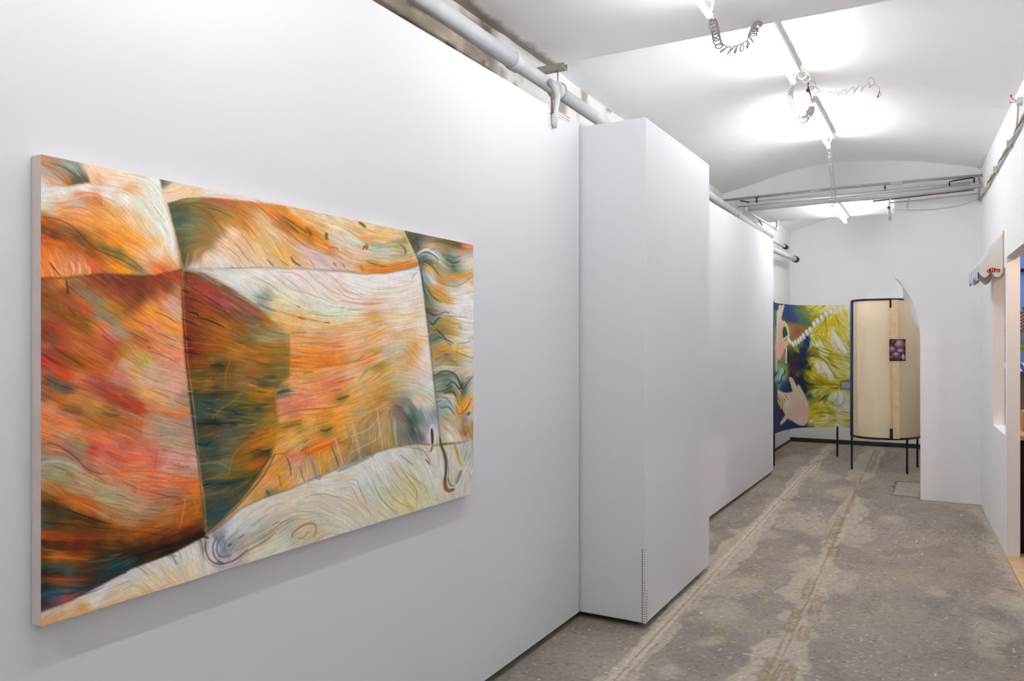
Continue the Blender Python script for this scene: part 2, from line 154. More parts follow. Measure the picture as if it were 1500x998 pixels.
K_F='''597,345,5c5038 605,352,38484c 615,350,5c5c48 630,355,8c6c40 640,350,6c5838 655,355,6c5030 665,360,5c4824 675,362,b07840 682,360,d08c70 605,362,4c4c3c 615,360,a08c70 625,360,c8b0a0 635,365,a09c84 650,365,8c7c58 660,372,88a0a0 670,370,cc9078 680,370,a8a494 610,372,c4bcb0 620,368,dcd8dc 630,375,d0d0d4 640,380,c0bcac 650,378,5c6c5c 660,382,6c7c68 672,380,b0b4a0 682,380,d0c8bc 608,380,4c5848 615,376,3c5454 620,381,8c8464 630,385,8c8060 640,392,b0a888 650,392,8c9480 660,395,5c6c5c 675,398,9ca898 683,392,d8d0c4 612,388,5c6454 618,385,344c54 625,388,706c4c 632,395,a07c40 640,402,a09468 655,405,c89850 670,405,d08c28 682,403,dc9840 612,400,d4d0d0 620,392,dca860 628,400,c8c4bc 638,410,c08c50 645,415,b0905c 660,415,a09c80 675,412,c8b49c 613,407,3c6c88 618,412,8c9ca0 628,412,d0d0d0 640,420,dca070 655,422,d8d4d0 675,425,e0dcd8 616,420,4c6470 624,422,b08830 635,430,c89848 650,440,d09850 665,435,dcdcd8 680,440,e0dedb 618,432,6c7c78 628,435,8c8468 640,440,b8a070 622,445,60705c 630,448,a09c80 645,450,c8ccc8 665,452,dcdcdc 682,455,e0dcd8 622,455,5c5038 632,460,7c6c58 645,460,c4c0b8 665,465,e4dcd4 682,470,e0dcd4 625,468,708080 633,470,6c8074 643,470,b89850 655,472,b8984c 668,478,c0bca0 680,480,e0dcd8 625,480,7c7850 633,480,a08844 645,482,7c7448 660,488,c89444 672,488,d8d4d0 628,495,586c68 638,492,707c70 650,498,a0a494 665,500,d8d0c0 680,500,dcd8d4 630,508,98906c 640,508,b89850 650,505,c0a060 665,510,d8b880 680,515,d8cfac 630,520,b09058 640,518,b48c48 650,522,8c7c70 660,520,b89c54 668,520,dca854 682,522,d0cca8 632,530,a0a090 642,530,b0a074 655,532,a08c48 668,530,a09c80 680,532,d0d4cc 635,542,b8b090 650,540,d0ccc4 662,545,c8bcb0 680,540,d4c8b0 635,552,687058 648,548,586454 660,550,7c8070 672,555,b0b094 683,552,c8c0a8 640,560,889484 650,558,6c7c6c 662,562,a8b4ac 672,565,485850 682,562,b0a8a0 640,572,8c9c8c 655,572,5c6854 665,575,a09c80 675,572,4c5c54 684,570,d0ccc0 640,585,a8b0a4 650,582,c8c4b0 660,585,d8d4c8 668,582,a08c3c 674,590,d0983c 683,588,d8b070 640,598,8ca8b0 650,595,78a0a0 660,600,d0d0c8 668,605,d0a050 672,600,d8a048 683,602,d8b078 645,610,a8a898 655,612,c8b080 665,618,c0bca0 675,612,9c8c88 684,610,c0c0c4 645,622,b8aa90 655,628,d4ccc0 668,625,c8c0b0 675,630,a07030 683,632,b08c58 645,640,c0b8a0 655,642,e0d8cc 668,645,d8d0c0 680,648,b8b0b0'''
K_G='''65,903,d0a870 60,893,d0c4c0 75,887,ccb8b0 100,882,d4c0b8 90,895,d0b080 130,875,d8d8d8 120,887,d4a860 150,860,dcdce0 160,870,d4c0a0 190,845,ccd0d4 200,855,dcc8a0 180,862,d8c8b0 230,825,d8d4cc 225,845,dccbb0 250,820,d0d0cc 250,840,dcc8a8 275,810,dcdad4 275,830,dccdb4 295,795,b8b4ac 300,820,d8d0c8 310,800,d8d4d4 320,785,888c9c 325,805,8c8c9c 335,795,98a0a0 330,780,c8c8cc 345,770,d0d0d0 345,800,b0a89c 320,825,c8bcc4 345,815,c4b8bc 360,790,b8b4ac 370,770,c8ccc4 380,780,b0ac9c 360,752,d8d4c8 390,750,d0ccc0 380,738,d8d4c8 420,735,d8ccb8 400,760,c8c0b4 420,770,c0bcb0 450,780,c8b8a0 400,795,d4d4c0 370,810,d8d4bc 440,750,d0cbb8 470,755,ccccbc 450,725,d8d0bc 480,735,d4c8b4 500,710,d8d0c0 480,710,d8d8d0 520,700,d8d8d4 500,760,d0d0c0 520,740,d8c8b0 540,725,ccd0c4 520,755,d0ccb8 560,700,ccd0c8 550,680,d8d8d4 575,690,d0ccbc 560,740,d0ccb0 580,720,ccc8a8 580,670,d4d8d4 600,680,ccc8b8 600,710,ccc8a0 590,735,d0cca0 620,690,d4d4c8 620,720,d0ccb0 610,660,c8ccc4 630,665,d4d4cc 640,690,d0d4d0 635,710,d4d4cc 640,665,c8c4b4 660,680,d0ccbc 660,700,c4c0b0 680,690,ccc8c0 683,710,c8c4b8 685,670,b8bcb0 670,715,c8c8c0'''
W_A='''70,245,30,25 100,255,25,30 120,260,15,25 60,290,40,-5 100,285,40,-12 140,285,30,8 180,300,30,25 215,320,18,40 240,360,10,40 150,320,40,20 190,350,35,28 225,380,25,20 80,320,40,12 120,350,30,25 70,345,40,15 160,375,30,18 100,385,5,30 180,395,30,10 60,375,8,30 180,260,30,10'''
W_B='''70,430,40,25 100,450,40,30 150,480,40,35 70,500,40,20 120,500,40,25 170,430,35,30 220,420,30,30 200,480,40,25 240,480,40,22 180,540,40,20 240,540,40,15 70,570,40,12 130,590,40,18 190,610,40,14 250,610,40,8 80,630,40,20 150,650,40,12 230,660,40,5 70,680,40,0 110,685,40,20 170,700,40,15 250,700,40,8 70,720,40,12 130,740,40,20 200,750,40,12 260,750,40,-10 70,780,40,4 150,785,40,0 240,785,40,-15 70,830,40,-2 130,830,40,-8 190,815,40,-18 80,865,40,-6'''
W_C='''250,310,40,-15 280,310,40,5 310,325,30,25 280,350,30,-5 270,375,8,-30 340,320,30,22 360,345,20,25 330,370,25,25 400,330,30,25 440,350,30,25 400,375,15,25 470,370,25,15 440,325,30,18 500,345,35,15 540,365,35,3 580,370,30,0 560,390,35,-3 600,380,25,-8 540,340,35,2 270,280,30,-15 330,288,40,6'''
W_D='''300,402,35,12 340,420,30,16 380,425,35,18 430,420,30,22 480,420,30,22 520,430,35,12 400,460,40,10 450,470,40,6 500,475,40,-3 540,450,35,-6 590,440,35,-8 440,510,40,2 500,515,40,-5 545,500,35,-18 580,490,30,-10 610,490,25,5 570,520,35,-15 600,520,20,25 620,520,30,10 440,550,40,0 500,560,40,-10 550,560,35,-18 590,550,35,0 615,560,25,12 440,600,40,-6 500,610,40,-12 550,590,35,-18 580,575,30,0 600,590,22,28 615,615,18,30 590,615,20,32 560,620,10,-25 570,650,2,30 430,640,40,-18 480,640,40,-14 530,640,3,30 400,690,15,-10 370,720,30,-25 450,680,8,30 628,635,3,-30'''
W_E='''290,420,35,20 330,450,35,18 290,470,35,12 350,490,35,8 300,520,40,5 380,520,40,3 300,600,40,3 360,600,40,3 310,680,40,-4 360,640,35,-10 310,740,35,-12 380,660,30,-20 340,720,30,-20'''
W_F='''605,355,20,-25 620,365,25,-8 640,375,25,18 660,385,25,8 618,378,22,-8 635,390,22,22 660,408,30,3 680,400,20,-12 620,410,18,28 640,435,30,14 670,440,30,-8 630,450,25,15 630,470,20,-8 655,475,25,14 640,495,22,-10 665,505,30,5 640,515,25,-12 665,525,25,8 650,535,25,-3 640,555,25,-12 665,560,20,25 680,560,15,-20 655,580,25,0 668,595,10,28 680,590,12,-25 645,605,25,8 660,620,15,25 680,620,5,20'''
W_G='''80,890,40,-12 150,865,35,-15 230,835,20,20 280,815,10,25 300,800,3,25 320,800,8,25 335,775,30,-20 350,800,30,-18 400,760,35,-22 440,740,35,-5 440,780,25,-20 480,740,30,18 400,790,35,-20 500,700,35,-10 530,710,18,28 560,700,18,28 590,690,22,28 620,680,15,28 640,690,3,30 600,720,18,25 540,745,20,20 665,690,8,28 680,690,10,-25'''
# single strokes: colour width alpha | points
STROKES='''c04818 1.2 .8|54,404 90,406
4c2a10 2 .6|55,316 80,320 105,333 122,352 140,366 170,378 205,398
5c5428 3 .5|128,356 150,364 180,374 206,395
d8700c 2 .6|55,364 90,366 110,372 126,388
c88058 2 .8|106,284 125,282 140,285 146,298
b8602c 2 .7|132,290 142,295 145,302
c07840 1.5 .6|80,308 105,302 130,308
e0e0e0 3 .5|56,288 100,276 130,272 160,280
a8542c 1.6 .7|56,240 75,247 90,260 97,267
d88448 2 .7|64,246 80,252 92,264
4c5044 2.4 .7|70,238 92,246 108,258 118,268
c0c8c4 1.5 .6|85,236 102,245 113,258
6c7470 1.4 .6|95,236 110,244 120,256 126,266
8c9ca0 2 .6|55,248 68,255 82,266
d89070 2.4 .7|55,254 64,260 72,268
2c2010 2 .7|68,382 76,392 84,402
e0a880 3 .7|76,384 82,396 90,400
f0c090 3 .7|101,382 104,392 103,400
f0c090 3 .7|111,382 113,392 112,400
f0b080 3 .6|126,388 128,396 124,402
a84838 2 .6|97,384 98,395
c86858 2 .6|106,382 108,392
d07828 2 .7|119,384 120,395
3c2410 3 .7|93,408 95,420 96,430
a0602c 2 .6|118,408 122,425
e8a018 3 .6|155,388 172,394 186,400
9c2c14 1.2 .7|66,444 80,452 92,464 110,475 120,484 128,490
a83c20 1.2 .7|82,424 100,438 120,460 140,478 158,492 168,500
d84c48 1.6 .6|120,460 145,480 168,498
b02c1c 2.4 .7|146,488 156,498 163,504
3c2c14 1.6 .6|96,450 108,462
5c4c20 1.4 .5|60,446 78,456 100,472 120,486
c8601c 2 .8|168,503 167,513 172,520 166,532 160,545 152,558
c86828 1.5 .7|148,452 160,462 172,476 190,486 210,500
902c10 1.4 .6|190,466 205,472 220,480
5c2c14 1.4 .5|186,484 200,492 212,500
302014 2.4 .6|56,514 70,524 85,532
3c1c10 2 .5|76,506 96,520 120,536
d8481c 3 .6|58,520 70,530 82,538
3c3430 2.4 .7|58,548 72,556 84,563 96,566 104,569
a04818 1.2 .7|58,546 90,554 115,566 132,571
d8400c 2 .9|148,566 170,578 190,592 210,600 222,600
9c3c2c 2.4 .6|112,552 140,566 170,586 200,604
e0641c 1.6 .9|212,600 235,601 255,605 276,607
c85c1c 1.4 .8|212,600 204,614 203,628 200,642
e06c14 1.6 .85|150,630 175,640 200,646 225,652
d85c1c 1.4 .9|227,653 225,668 223,688
e0641c 1.8 .9|110,690 150,692 185,688 230,689 255,695 285,700
6c3c2c 2 .7|55,648 75,647 95,658 108,668 122,682 138,690 152,691
7c4434 1.4 .6|100,663 118,672
b85038 1.2 .7|56,680 75,679 90,686 105,700 118,716
a8b4a4 3 .5|55,674 80,672 105,680 125,690
7c9088 2 .4|60,690 90,690
9c5034 1.2 .7|140,694 150,704
9c4434 1.2 .8|172,698 182,706 192,710 196,716 193,718 190,712
7c8c70 2.4 .5|66,622 90,616
5c5030 4 .6|146,602 158,606 172,606
6c5838 3 .6|92,596 104,604
c03c20 4 .6|128,652 140,654
e0641c 2 .7|58,608 75,616 90,622
d87c18 2 .6|176,634 190,640
4a3010 3 .5|56,738 90,742 130,758
1c1408 2 .6|90,742 130,756 152,764
c8601c 3 .7|90,728 112,738 136,748
a83410 2 .8|56,778 80,783 120,786 160,784
8c2410 1.6 .7|92,792 120,798 150,796
d87820 3 .6|58,812 100,814 126,816
c84818 1.4 .7|58,842 90,845 130,846
1c3c48 3 .7|56,866 90,866 112,862 140,850 165,838 200,818
c04840 2.4 .8|85,876 100,871 112,866
2c7084 2 .5|150,832 170,824 186,816
e08424 2 .7|60,703 75,708 95,726
301c08 3 .6|60,762 110,766
5c3814 2 .5|160,800 200,796 240,792 280,780
0c0804 4 .8|190,812 230,802 265,792 298,778
e09010 2 .7|268,722 266,740 262,760 258,772
d88010 4 .4|280,730 285,745 278,752
c88420 1.6 .6|270,730 280,726 290,722
d87018 2 .7|285,700 292,712 294,730
b0b8b8 2 .6|238,300 248,330 258,370 262,392
d8985c 1.6 .8|236,300 250,335 260,385
c8dcd8 1.2 .4|276,560 284,640 292,720
d89050 1.4 .7|262,396 266,470 272,540 280,600
d88c4c 1.6 .5|290,690 296,740 298,780
243024 1.6 .5|264,370 266,392
4c5434 2.4 .7|240,300 262,292 285,290
c0542c 2 .8|285,290 310,291 335,294
d8641c 1.6 .8|330,293 360,296 372,298
303c2c 1.4 .5|245,306 275,297 305,301 330,310
943c1c 2.4 .7|255,299 275,300 295,308 307,318
b85030 1.6 .7|296,320 308,322 315,328
44504c 1.6 .6|300,304 320,310 338,320
5c5428 1.4 .6|300,312 315,330 325,345
6c6838 1.2 .5|280,318 300,330 318,348
c05830 1.4 .7|325,304 345,318 362,335 370,345
8c4c20 1.4 .6|330,300 352,310 372,322
bc6028 1.4 .7|348,342 360,358 370,372
b06838 1.4 .7|330,346 345,362 360,384
c88450 1.2 .6|320,355 340,372 352,388
dc6420 1.4 .6|372,298 400,318 425,345
2c2c1c 1.6 .6|408,316 425,328 440,338 452,344
d87818 3 .7|392,302 415,312 438,332 462,348 480,366
e08c10 3.4 .7|410,310 428,322 445,336
5c4020 3 .6|412,324 424,334 432,342
4c3c1c 2.4 .7|442,334 450,342 448,346
8c5020 1.2 .6|376,304 398,322 420,342 440,360 460,368
d05838 2 .8|466,356 478,362 488,364 490,368
d07044 1.2 .6|480,366 498,372 512,382
c87850 1.2 .5|440,350 458,366 472,374
4c4428 5 .8|472,341 473,349
4c4428 3 .6|470,350 476,351
704820 3 .8|420,376 426,384 436,390
7c5830 2.4 .7|385,380 392,386 396,390
8c6438 2 .6|404,380 418,390
b06038 3 .7|482,384 488,390
a87040 3 .6|495,386 500,392
c06428 4 .7|522,388 527,398
b87048 1.6 .6|448,380 456,392
5c4028 4 .85|520,326 526,330 530,334
7c4c28 4.5 .85|526,366 531,359 532,366
c8d4cc 4 .6|500,344 515,352 532,360
c88848 1.2 .6|470,320 500,332 530,345 560,350
a08858 1.2 .6|490,340 505,356 530,366
88948c 2.4 .7|532,358 550,360 572,355 585,358 590,370
c4ccbc 6 .5|538,366 558,370 580,372
5c5430 3 .7|580,358 588,366 588,374
7c8468 2 .6|545,364 565,362 580,362
a0a08c 1.6 .6|536,374 560,380 585,378
2c3830 1.2 .7|532,384 545,388 560,391
d87814 4 .8|530,396 550,396 572,395 590,389 604,386
c8702c 1.4 .6|560,388 580,386 600,380
5c5c50 1.4 .5|560,391 580,388 598,382
d8c490 2 .8|585,340 598,365 607,385
e8e4e4 3 .6|530,404 570,402 600,396
9ca090 2 .6|598,410 602,402 606,400
e8a0a0 1 .5|560,405 580,412 600,414
e4e0e4 1.4 .7|275,393 340,394 400,393 470,396
d89890 1 .5|370,394 420,394 470,396
d07854 1.3 .65|400,398 425,400 445,412 460,430
d07850 1.3 .65|445,398 460,412 480,426 500,434
d06c48 1.3 .6|478,402 490,414 505,428 530,432
d06848 1.3 .65|486,420 505,436 530,438
c88860 1.2 .6|396,404 415,420 440,430
a0a8a0 2 .5|400,398 420,412 436,426
d06848 1.6 .6|490,440 515,444 535,446 555,444
c88c58 1.2 .6|430,425 455,433 475,440
c07038 1.2 .6|370,406 390,416 405,428
8ca0a8 2.4 .6|270,395 290,402 305,412 320,418
a8b4b4 2 .6|310,410 330,418 350,430
748078 3 .6|366,432 385,438 395,440
5c6c6c 3 .6|372,444 390,452 400,456
c07030 1.4 .7|395,452 420,460 450,468 480,474
e0a060 1.4 .6|400,478 430,484 460,482 500,478
b8541c 2.4 .85|431,464 437,466 443,467
b8541c 2 .8|430,448 435,450
c46c38 1.6 .8|450,469 462,470
b8582c 2 .8|470,472 478,473
98a08c 2 .6|445,458 470,462 490,463
909888 2 .6|492,452 500,450
a88458 1.2 .6|505,454 520,453 530,452
d89c48 1.4 .7|470,482 500,480 520,475 535,465 545,460
8c6838 1.6 .6|418,488 445,486
9c8838 1.6 .6|440,502 470,501
d85830 2 .7|480,508 502,506
c86820 1.4 .7|422,508 440,516 460,517 490,512
e08040 2 .6|460,517 490,514 520,508
b05c10 3 .6|420,524 435,523
d87018 3 .6|465,528 480,530
d86c28 3 .6|480,560 500,558 515,552
a86c18 2.4 .7|440,546 455,543
d07040 1.4 .7|430,562 460,558
788878 3.2 .8|500,532 508,530 516,529
7c7860 2 .6|517,528 530,520
c86428 1.4 .7|515,530 535,524 556,512
e8b498 1.6 .7|490,552 510,545 525,535
6c7c5c 1.6 .7|520,558 528,548 535,538
3c4434 3 .7|400,574 412,572 420,570
6c6840 2 .5|418,560 415,570
d8580c 2.4 .7|480,572 495,570
5c5020 4 .8|488,585 498,582 507,579
d86848 2 .6|404,592 430,586 455,578
b04018 1.4 .8|402,608 420,602 440,599 460,598 480,596 500,592
e8c0a0 1.6 .6|420,590 440,584 460,580
7c6428 3.4 .75|410,626 425,622 437,620
6c5420 2 .6|420,620 438,614
54502c 3.6 .8|464,629 474,630 482,625
d07c14 1.4 .8|462,600 460,610 456,625 453,640 452,650
d08818 1.6 .7|465,596 475,602 480,600
8c7c58 2 .6|445,640 430,652 415,660
6c5c30 2 .7|448,642 440,648
c83c18 3 .7|436,660 446,653
d85c0c 3.4 .7|440,664 460,658 480,650 500,646
d06c58 5 .5|418,666 432,668 428,674
607060 1.8 .7|440,668 455,662
e0a078 2 .6|428,670 445,666
484438 2 .7|414,666 420,680 422,696
686050 2 .7|434,680 438,695 442,705
787880 2.2 .8|451,670 456,685 460,700 466,700
908c98 5 .6|460,698 468,696
e0b898 3 .5|444,680 448,700
4c5040 4 .7|386,716 390,724
d8a080 3 .5|400,695 406,715
7c5c34 2 .5|404,694 408,714
5c5c4c 2.4 .7|480,650 488,670 492,684
dcb898 4 .55|486,640 492,660 498,680
dcb898 4 .5|510,615 518,645 524,672
808878 2 .6|502,620 510,645 518,670
d8c8b0 1.6 .6|495,645 515,636 535,628 550,610
d8d0c8 1.4 .5|510,662 530,652 548,642 556,628
d8c8a8 3 .5|548,598 552,630 556,660
c8bc98 3 .5|572,610 575,640 578,655
8c8454 2 .5|542,600 548,640 550,660
6c7060 2 .5|566,600 570,630 573,655
d05c20 1.2 .8|490,645 505,650 520,648
606c5c 5 .5|490,690 520,676 545,664
6c7468 4 .4|510,676 528,660
a8a89c 3 .5|470,694 500,680
c87c14 3 .6|372,660 388,655 400,650
d07c14 3.4 .6|378,648 390,642 402,640
c06808 1.6 .8|402,608 390,620 378,632 366,644 354,656
3c3c24 2.4 .6|400,660 385,690 362,720 335,750
2c3c38 2 .6|395,662 375,690 350,718
c89048 1.2 .6|370,705 352,730 330,752 305,775
b04010 1.4 .7|386,672 392,668 402,664 418,662
b06c10 1.6 .8|330,516 331,530 326,548 326,568
c07010 1.4 .8|262,498 290,502 320,505 335,510 360,514 400,512
b87014 1.4 .8|370,504 395,504 418,506
8c6c18 1.8 .8|418,490 419,520 418,550
c87c18 1.4 .8|418,552 408,560 405,570 399,576 400,590 402,608
a06828 1.8 .8|352,568 340,584 322,596 310,606 306,612
b87018 1.6 .8|366,640 350,652 340,662 335,672 332,688 326,698
a8600c 1.6 .7|272,566 310,570 352,569 372,568
c07818 1.4 .6|294,700 320,699 345,698
1c2420 3 .7|262,424 272,428
1c2020 1.6 .7|264,434 280,438 296,446
2c2c28 1.8 .7|296,433 310,442 322,450
141c20 3 .8|270,456 282,458 286,463
141c20 2.6 .8|286,464 300,468 312,473 324,479
343c38 1.4 .7|300,450 318,460 330,468
3c3424 1.4 .7|306,448 325,456 346,474
241c14 2 .7|262,466 282,474
38301c 1.4 .6|282,488 295,496 302,494
b04c68 3 .5|292,426 312,440 332,450
2c1008 5 .5|264,492 276,498
2c1408 2.4 .6|265,514 290,518
242418 4.4 .7|303,535 315,533 324,536
783c14 2 .6|280,534 310,532
2c2820 2 .5|270,575 300,577 340,576
18302c 1.8 .8|290,586 300,589 312,591
18302c 3.6 .5|298,598 312,604
142c30 2 .8|318,598 335,600 346,606 352,603
28342c 3 .6|340,594 360,592 372,594
0c1814 3 .6|284,618 310,619 340,618
7c4c30 1.4 .7|290,626 310,622 320,630 300,634
142c2c 4 .7|284,648 298,650 304,644
8c4c24 2.4 .7|350,634 360,632 368,634 358,638
24201c 1.6 .6|360,634 368,632
2c3830 1.6 .6|295,668 315,665 335,662
5c5c50 1.4 .5|290,676 310,674 335,672
88948c 5 .35|316,676 330,682
183438 4 .6|298,708 330,706 360,698
7c4034 2 .6|303,716 316,716
204c54 3 .7|300,752 320,748 338,738
703c28 1.2 .5|340,722 330,738
283c38 3 .6|372,594 390,590
243838 2.4 .7|370,598 376,598
2c3424 2.4 .6|370,658 388,660
3c4434 2 .6|372,530 395,535
3c4438 2 .6|380,552 400,552
3c4438 2.4 .6|370,562 392,564
c06c10 3 .5|372,524 402,526
907018 1.2 .6|380,582 392,580
5c7078 2.4 .7|372,476 390,484 415,490
c8b8b0 1.4 .6|385,496 405,496
50381c 1 .6|395,600 400,606
c07840 1.2 .6|340,560 368,556
b85c34 2.4 .6|358,538 368,537
d07010 1.6 .7|338,524 368,530
7c6034 1.6 .5|332,520 350,525 368,527
e09810 2 .4|212,446 235,455 255,465
5c3014 1.2 .6|222,456 240,462 252,470
44281c 1.2 .7|228,486 240,492 255,500
5c4034 1.2 .6|240,502 258,510
98301c 2.4 .7|210,506 217,509
8c3c20 1.2 .6|214,512 235,520 260,532
d88058 2 .5|212,520 245,530 268,540
6c7468 1.8 .6|212,568 230,575 246,582
7c6c5c 1.6 .7|250,584 262,590 272,594
98907c 3 .5|225,620 245,630
5c5048 1 .5|212,600 235,604 255,606
7c5448 1.4 .6|240,614 260,620 276,626
8c4c3c 1.2 .6|246,676 262,682 275,682
a04038 2 .5|232,656 242,658
744c40 1.2 .5|250,660 275,668
5c3428 1.4 .6|215,718 240,724 262,728
b85c40 1.4 .6|212,728 245,736 268,738
5c4028 1.2 .5|212,742 240,748
a8381c 1.4 .5|215,708 240,712
4c1c08 2 .5|212,778 245,782 275,776
6c2c08 2 .5|215,770 250,774
2c3c3c 2 .6|598,352 608,362 604,372
e4e4ec 2.6 .7|606,372 618,366 630,372 640,386
345058 2 .85|606,376 618,370 632,376 638,384
204850 1.8 .85|614,386 620,382 630,388
1c5060 3 .7|610,390 612,400 614,412
1c282c 1.6 .7|616,384 626,390 636,402 644,412
e0a040 2.4 .75|616,386 626,392 636,404 646,414
d07c20 2.4 .7|640,412 648,418 654,420
e08c14 3.4 .75|656,404 668,408 680,404 686,398
7c7c64 1.6 .7|640,414 655,420 670,418 684,408
405060 2 .6|652,374 660,378 670,376
2c3428 2.4 .7|648,380 658,386 668,384
203c44 2.4 .7|655,390 662,392
94a494 5 .6|668,396 678,402
c8887c 2 .6|668,366 674,376
e05c50 2.4 .6|674,358 686,362
5c4824 5 .5|645,352 660,358 672,360
344c60 3 .75|613,408 616,425 622,440
b0c4d4 2.4 .6|615,408 624,420 632,430
c08414 2.6 .8|619,414 628,426 642,436 658,442
2c3424 1.6 .7|618,420 630,436 642,444
5c6c6c 1.6 .6|618,436 630,452 642,458
503818 4 .7|619,454 626,460 634,463
4c3028 1.6 .7|634,463 646,458 654,460
7c5c50 1.4 .6|640,462 660,464 680,466
c08080 1.4 .5|640,455 655,458
284048 3 .7|623,470 630,476 634,470 640,464
b88420 3 .5|636,470 650,470 660,476
a06c1c 1.8 .8|640,482 634,480 642,488 656,490 668,492
d87c18 2 .7|656,474 670,475
7c8c84 3 .5|666,478 672,482
2c3830 2 .75|626,490 634,483 642,490 650,498 660,504
c09010 2.4 .7|626,488 634,486
38443c 2 .6|627,500 638,494 650,500
7c4438 2.4 .6|650,502 656,506
5c5c58 1.4 .6|664,504 676,503 684,500
d08018 2.4 .6|634,514 646,508 655,510
b07010 2.4 .6|636,516 648,514
883c34 2.4 .7|646,519 652,520
707c88 2.6 .6|632,528 644,520
8c7c24 2 .7|636,536 650,526 660,530 668,536
d87c18 1.4 .9|665,506 665,528
c09878 1 .6|666,530 664,540
c08444 2 .5|666,511 675,511
34403c 3 .75|632,550 645,544 658,546 666,554 672,568
4c5c50 2.4 .6|636,560 650,556 664,564 672,576
284c3c 2 .7|668,556 674,570 682,558 688,552
94342c 1.6 .6|650,548 660,548
3c1c14 1.6 .7|648,566 660,560 668,570 674,560
a83830 2 .5|676,556 684,552
384438 2.4 .6|634,574 646,572 658,566
5c3814 2.4 .75|645,576 658,574 664,582 668,594
c85818 2.4 .85|662,592 668,606 676,602 682,594 686,584
e09c20 5 .5|664,582 672,594 680,588 684,578
405c5c 2 .6|634,590 642,586
2c5c6c 2.4 .6|640,598 652,596 658,602 662,608
6c7c74 2.4 .6|636,580 650,584 662,600
a89878 2 .5|642,610 655,616 662,628
b09050 1.4 .5|642,622 655,632 662,640
3c2c30 5 .6|680,608 684,604
9c5418 9 .6|676,634 679,636
c0a090 4 .6|676,622 682,620
e06c5c 1.6 .7|671,630 671,642
1c2014 4 .9|628,628 629,640 629,650
ece4dc 1.6 .8|624,646 625,630 629,622 633,630 633,646
6c5030 3 .7|630,652 626,662
403c28 4 .85|640,640 642,652 646,662 649,676 649,692 648,706
7c4c20 6 .85|648,695 648,710 652,718 662,716
5c748c 2 .6|645,655 651,670 653,690 652,704
344044 2 .6|652,700 656,710 662,712
c8902c 4 .75|660,648 665,662 669,676 672,682
907430 1.6 .6|662,650 668,668
706c50 5 .65|672,688 668,700 664,708
d8d8d8 3 .6|664,715 676,690 684,672
8c98a0 3 .5|680,660 676,676
8c9478 3 .4|682,690 686,700
8c6838 1.4 .7|600,656 616,660 624,672 626,680
7c5028 2.4 .7|619,672 625,680
c89c48 2 .6|572,654 600,655 622,656
6c7464 2.4 .5|582,666 592,674 602,682
a88850 1.6 .6|575,672 590,690 605,702 618,712 626,730
c88860 1.8 .5|566,676 578,695 586,704
a07c34 1.6 .65|578,680 596,704 606,718 606,740
9c8848 1.6 .65|540,700 552,726 566,742 580,750
c8a048 2.4 .6|555,712 580,735 600,743
748478 1.4 .55|518,702 526,722 534,740
8c8c78 1.4 .5|545,690 560,712 572,722
c89860 2.4 .4|512,715 524,738
808c84 1.4 .6|440,728 465,722 485,726 500,728
c8a078 2 .4|500,700 512,715 520,730
d0a070 2.4 .4|395,760 430,748 460,750 485,756
b4bcb4 1.6 .5|420,745 455,750 480,765 500,772
7c8478 1.4 .6|366,768 376,760 388,752
7c6c50 1.6 .6|340,806 370,792 400,775 425,760 440,758
b8704c 1.8 .7|390,778 402,770 412,762
546058 1.6 .6|395,768 405,762
6c8074 1.6 .6|405,765 424,758
947040 2.4 .6|336,822 360,805 385,790 400,778
a06c98 1 .3|345,818 370,805
a07838 3 .75|424,786 425,780 440,768 456,766 459,774 456,786
a8783c 2 .65|430,786 440,786 448,776
c09c70 2 .5|446,780 454,776
6c5438 2 .7|344,788 355,780
606c84 3 .75|326,782 316,790 314,806 322,814 336,810
4c5468 3 .7|314,784 308,798 312,816 326,824
88909c 2 .6|330,776 320,784 318,800
4c5458 3 .8|330,798 336,794
788484 2 .6|325,805 328,790 340,780 346,772
6c5848 3 .75|298,790 298,806 306,820 320,824 340,818 360,802
dcd8dc 2.4 .6|304,790 303,808 314,820
987c84 1.6 .5|296,812 306,826 330,828 352,818
48505c 3 .6|312,822 324,824
44341c 4 .8|294,784 302,786
54504c 2 .6|297,788 296,806
989c9c 3 .4|240,812 252,816
a4a8ac 2.4 .4|225,822 235,830 240,845
d8b878 2 .4|235,830 248,850
c89c58 3 .4|100,888 130,880
e09c48 2 .6|60,910 120,893 200,868 260,848
b09080 1.4 .4|60,892 100,882
8c98a4 3 .3|150,862 190,846
5c6064 3 .45|236,810 256,812'''
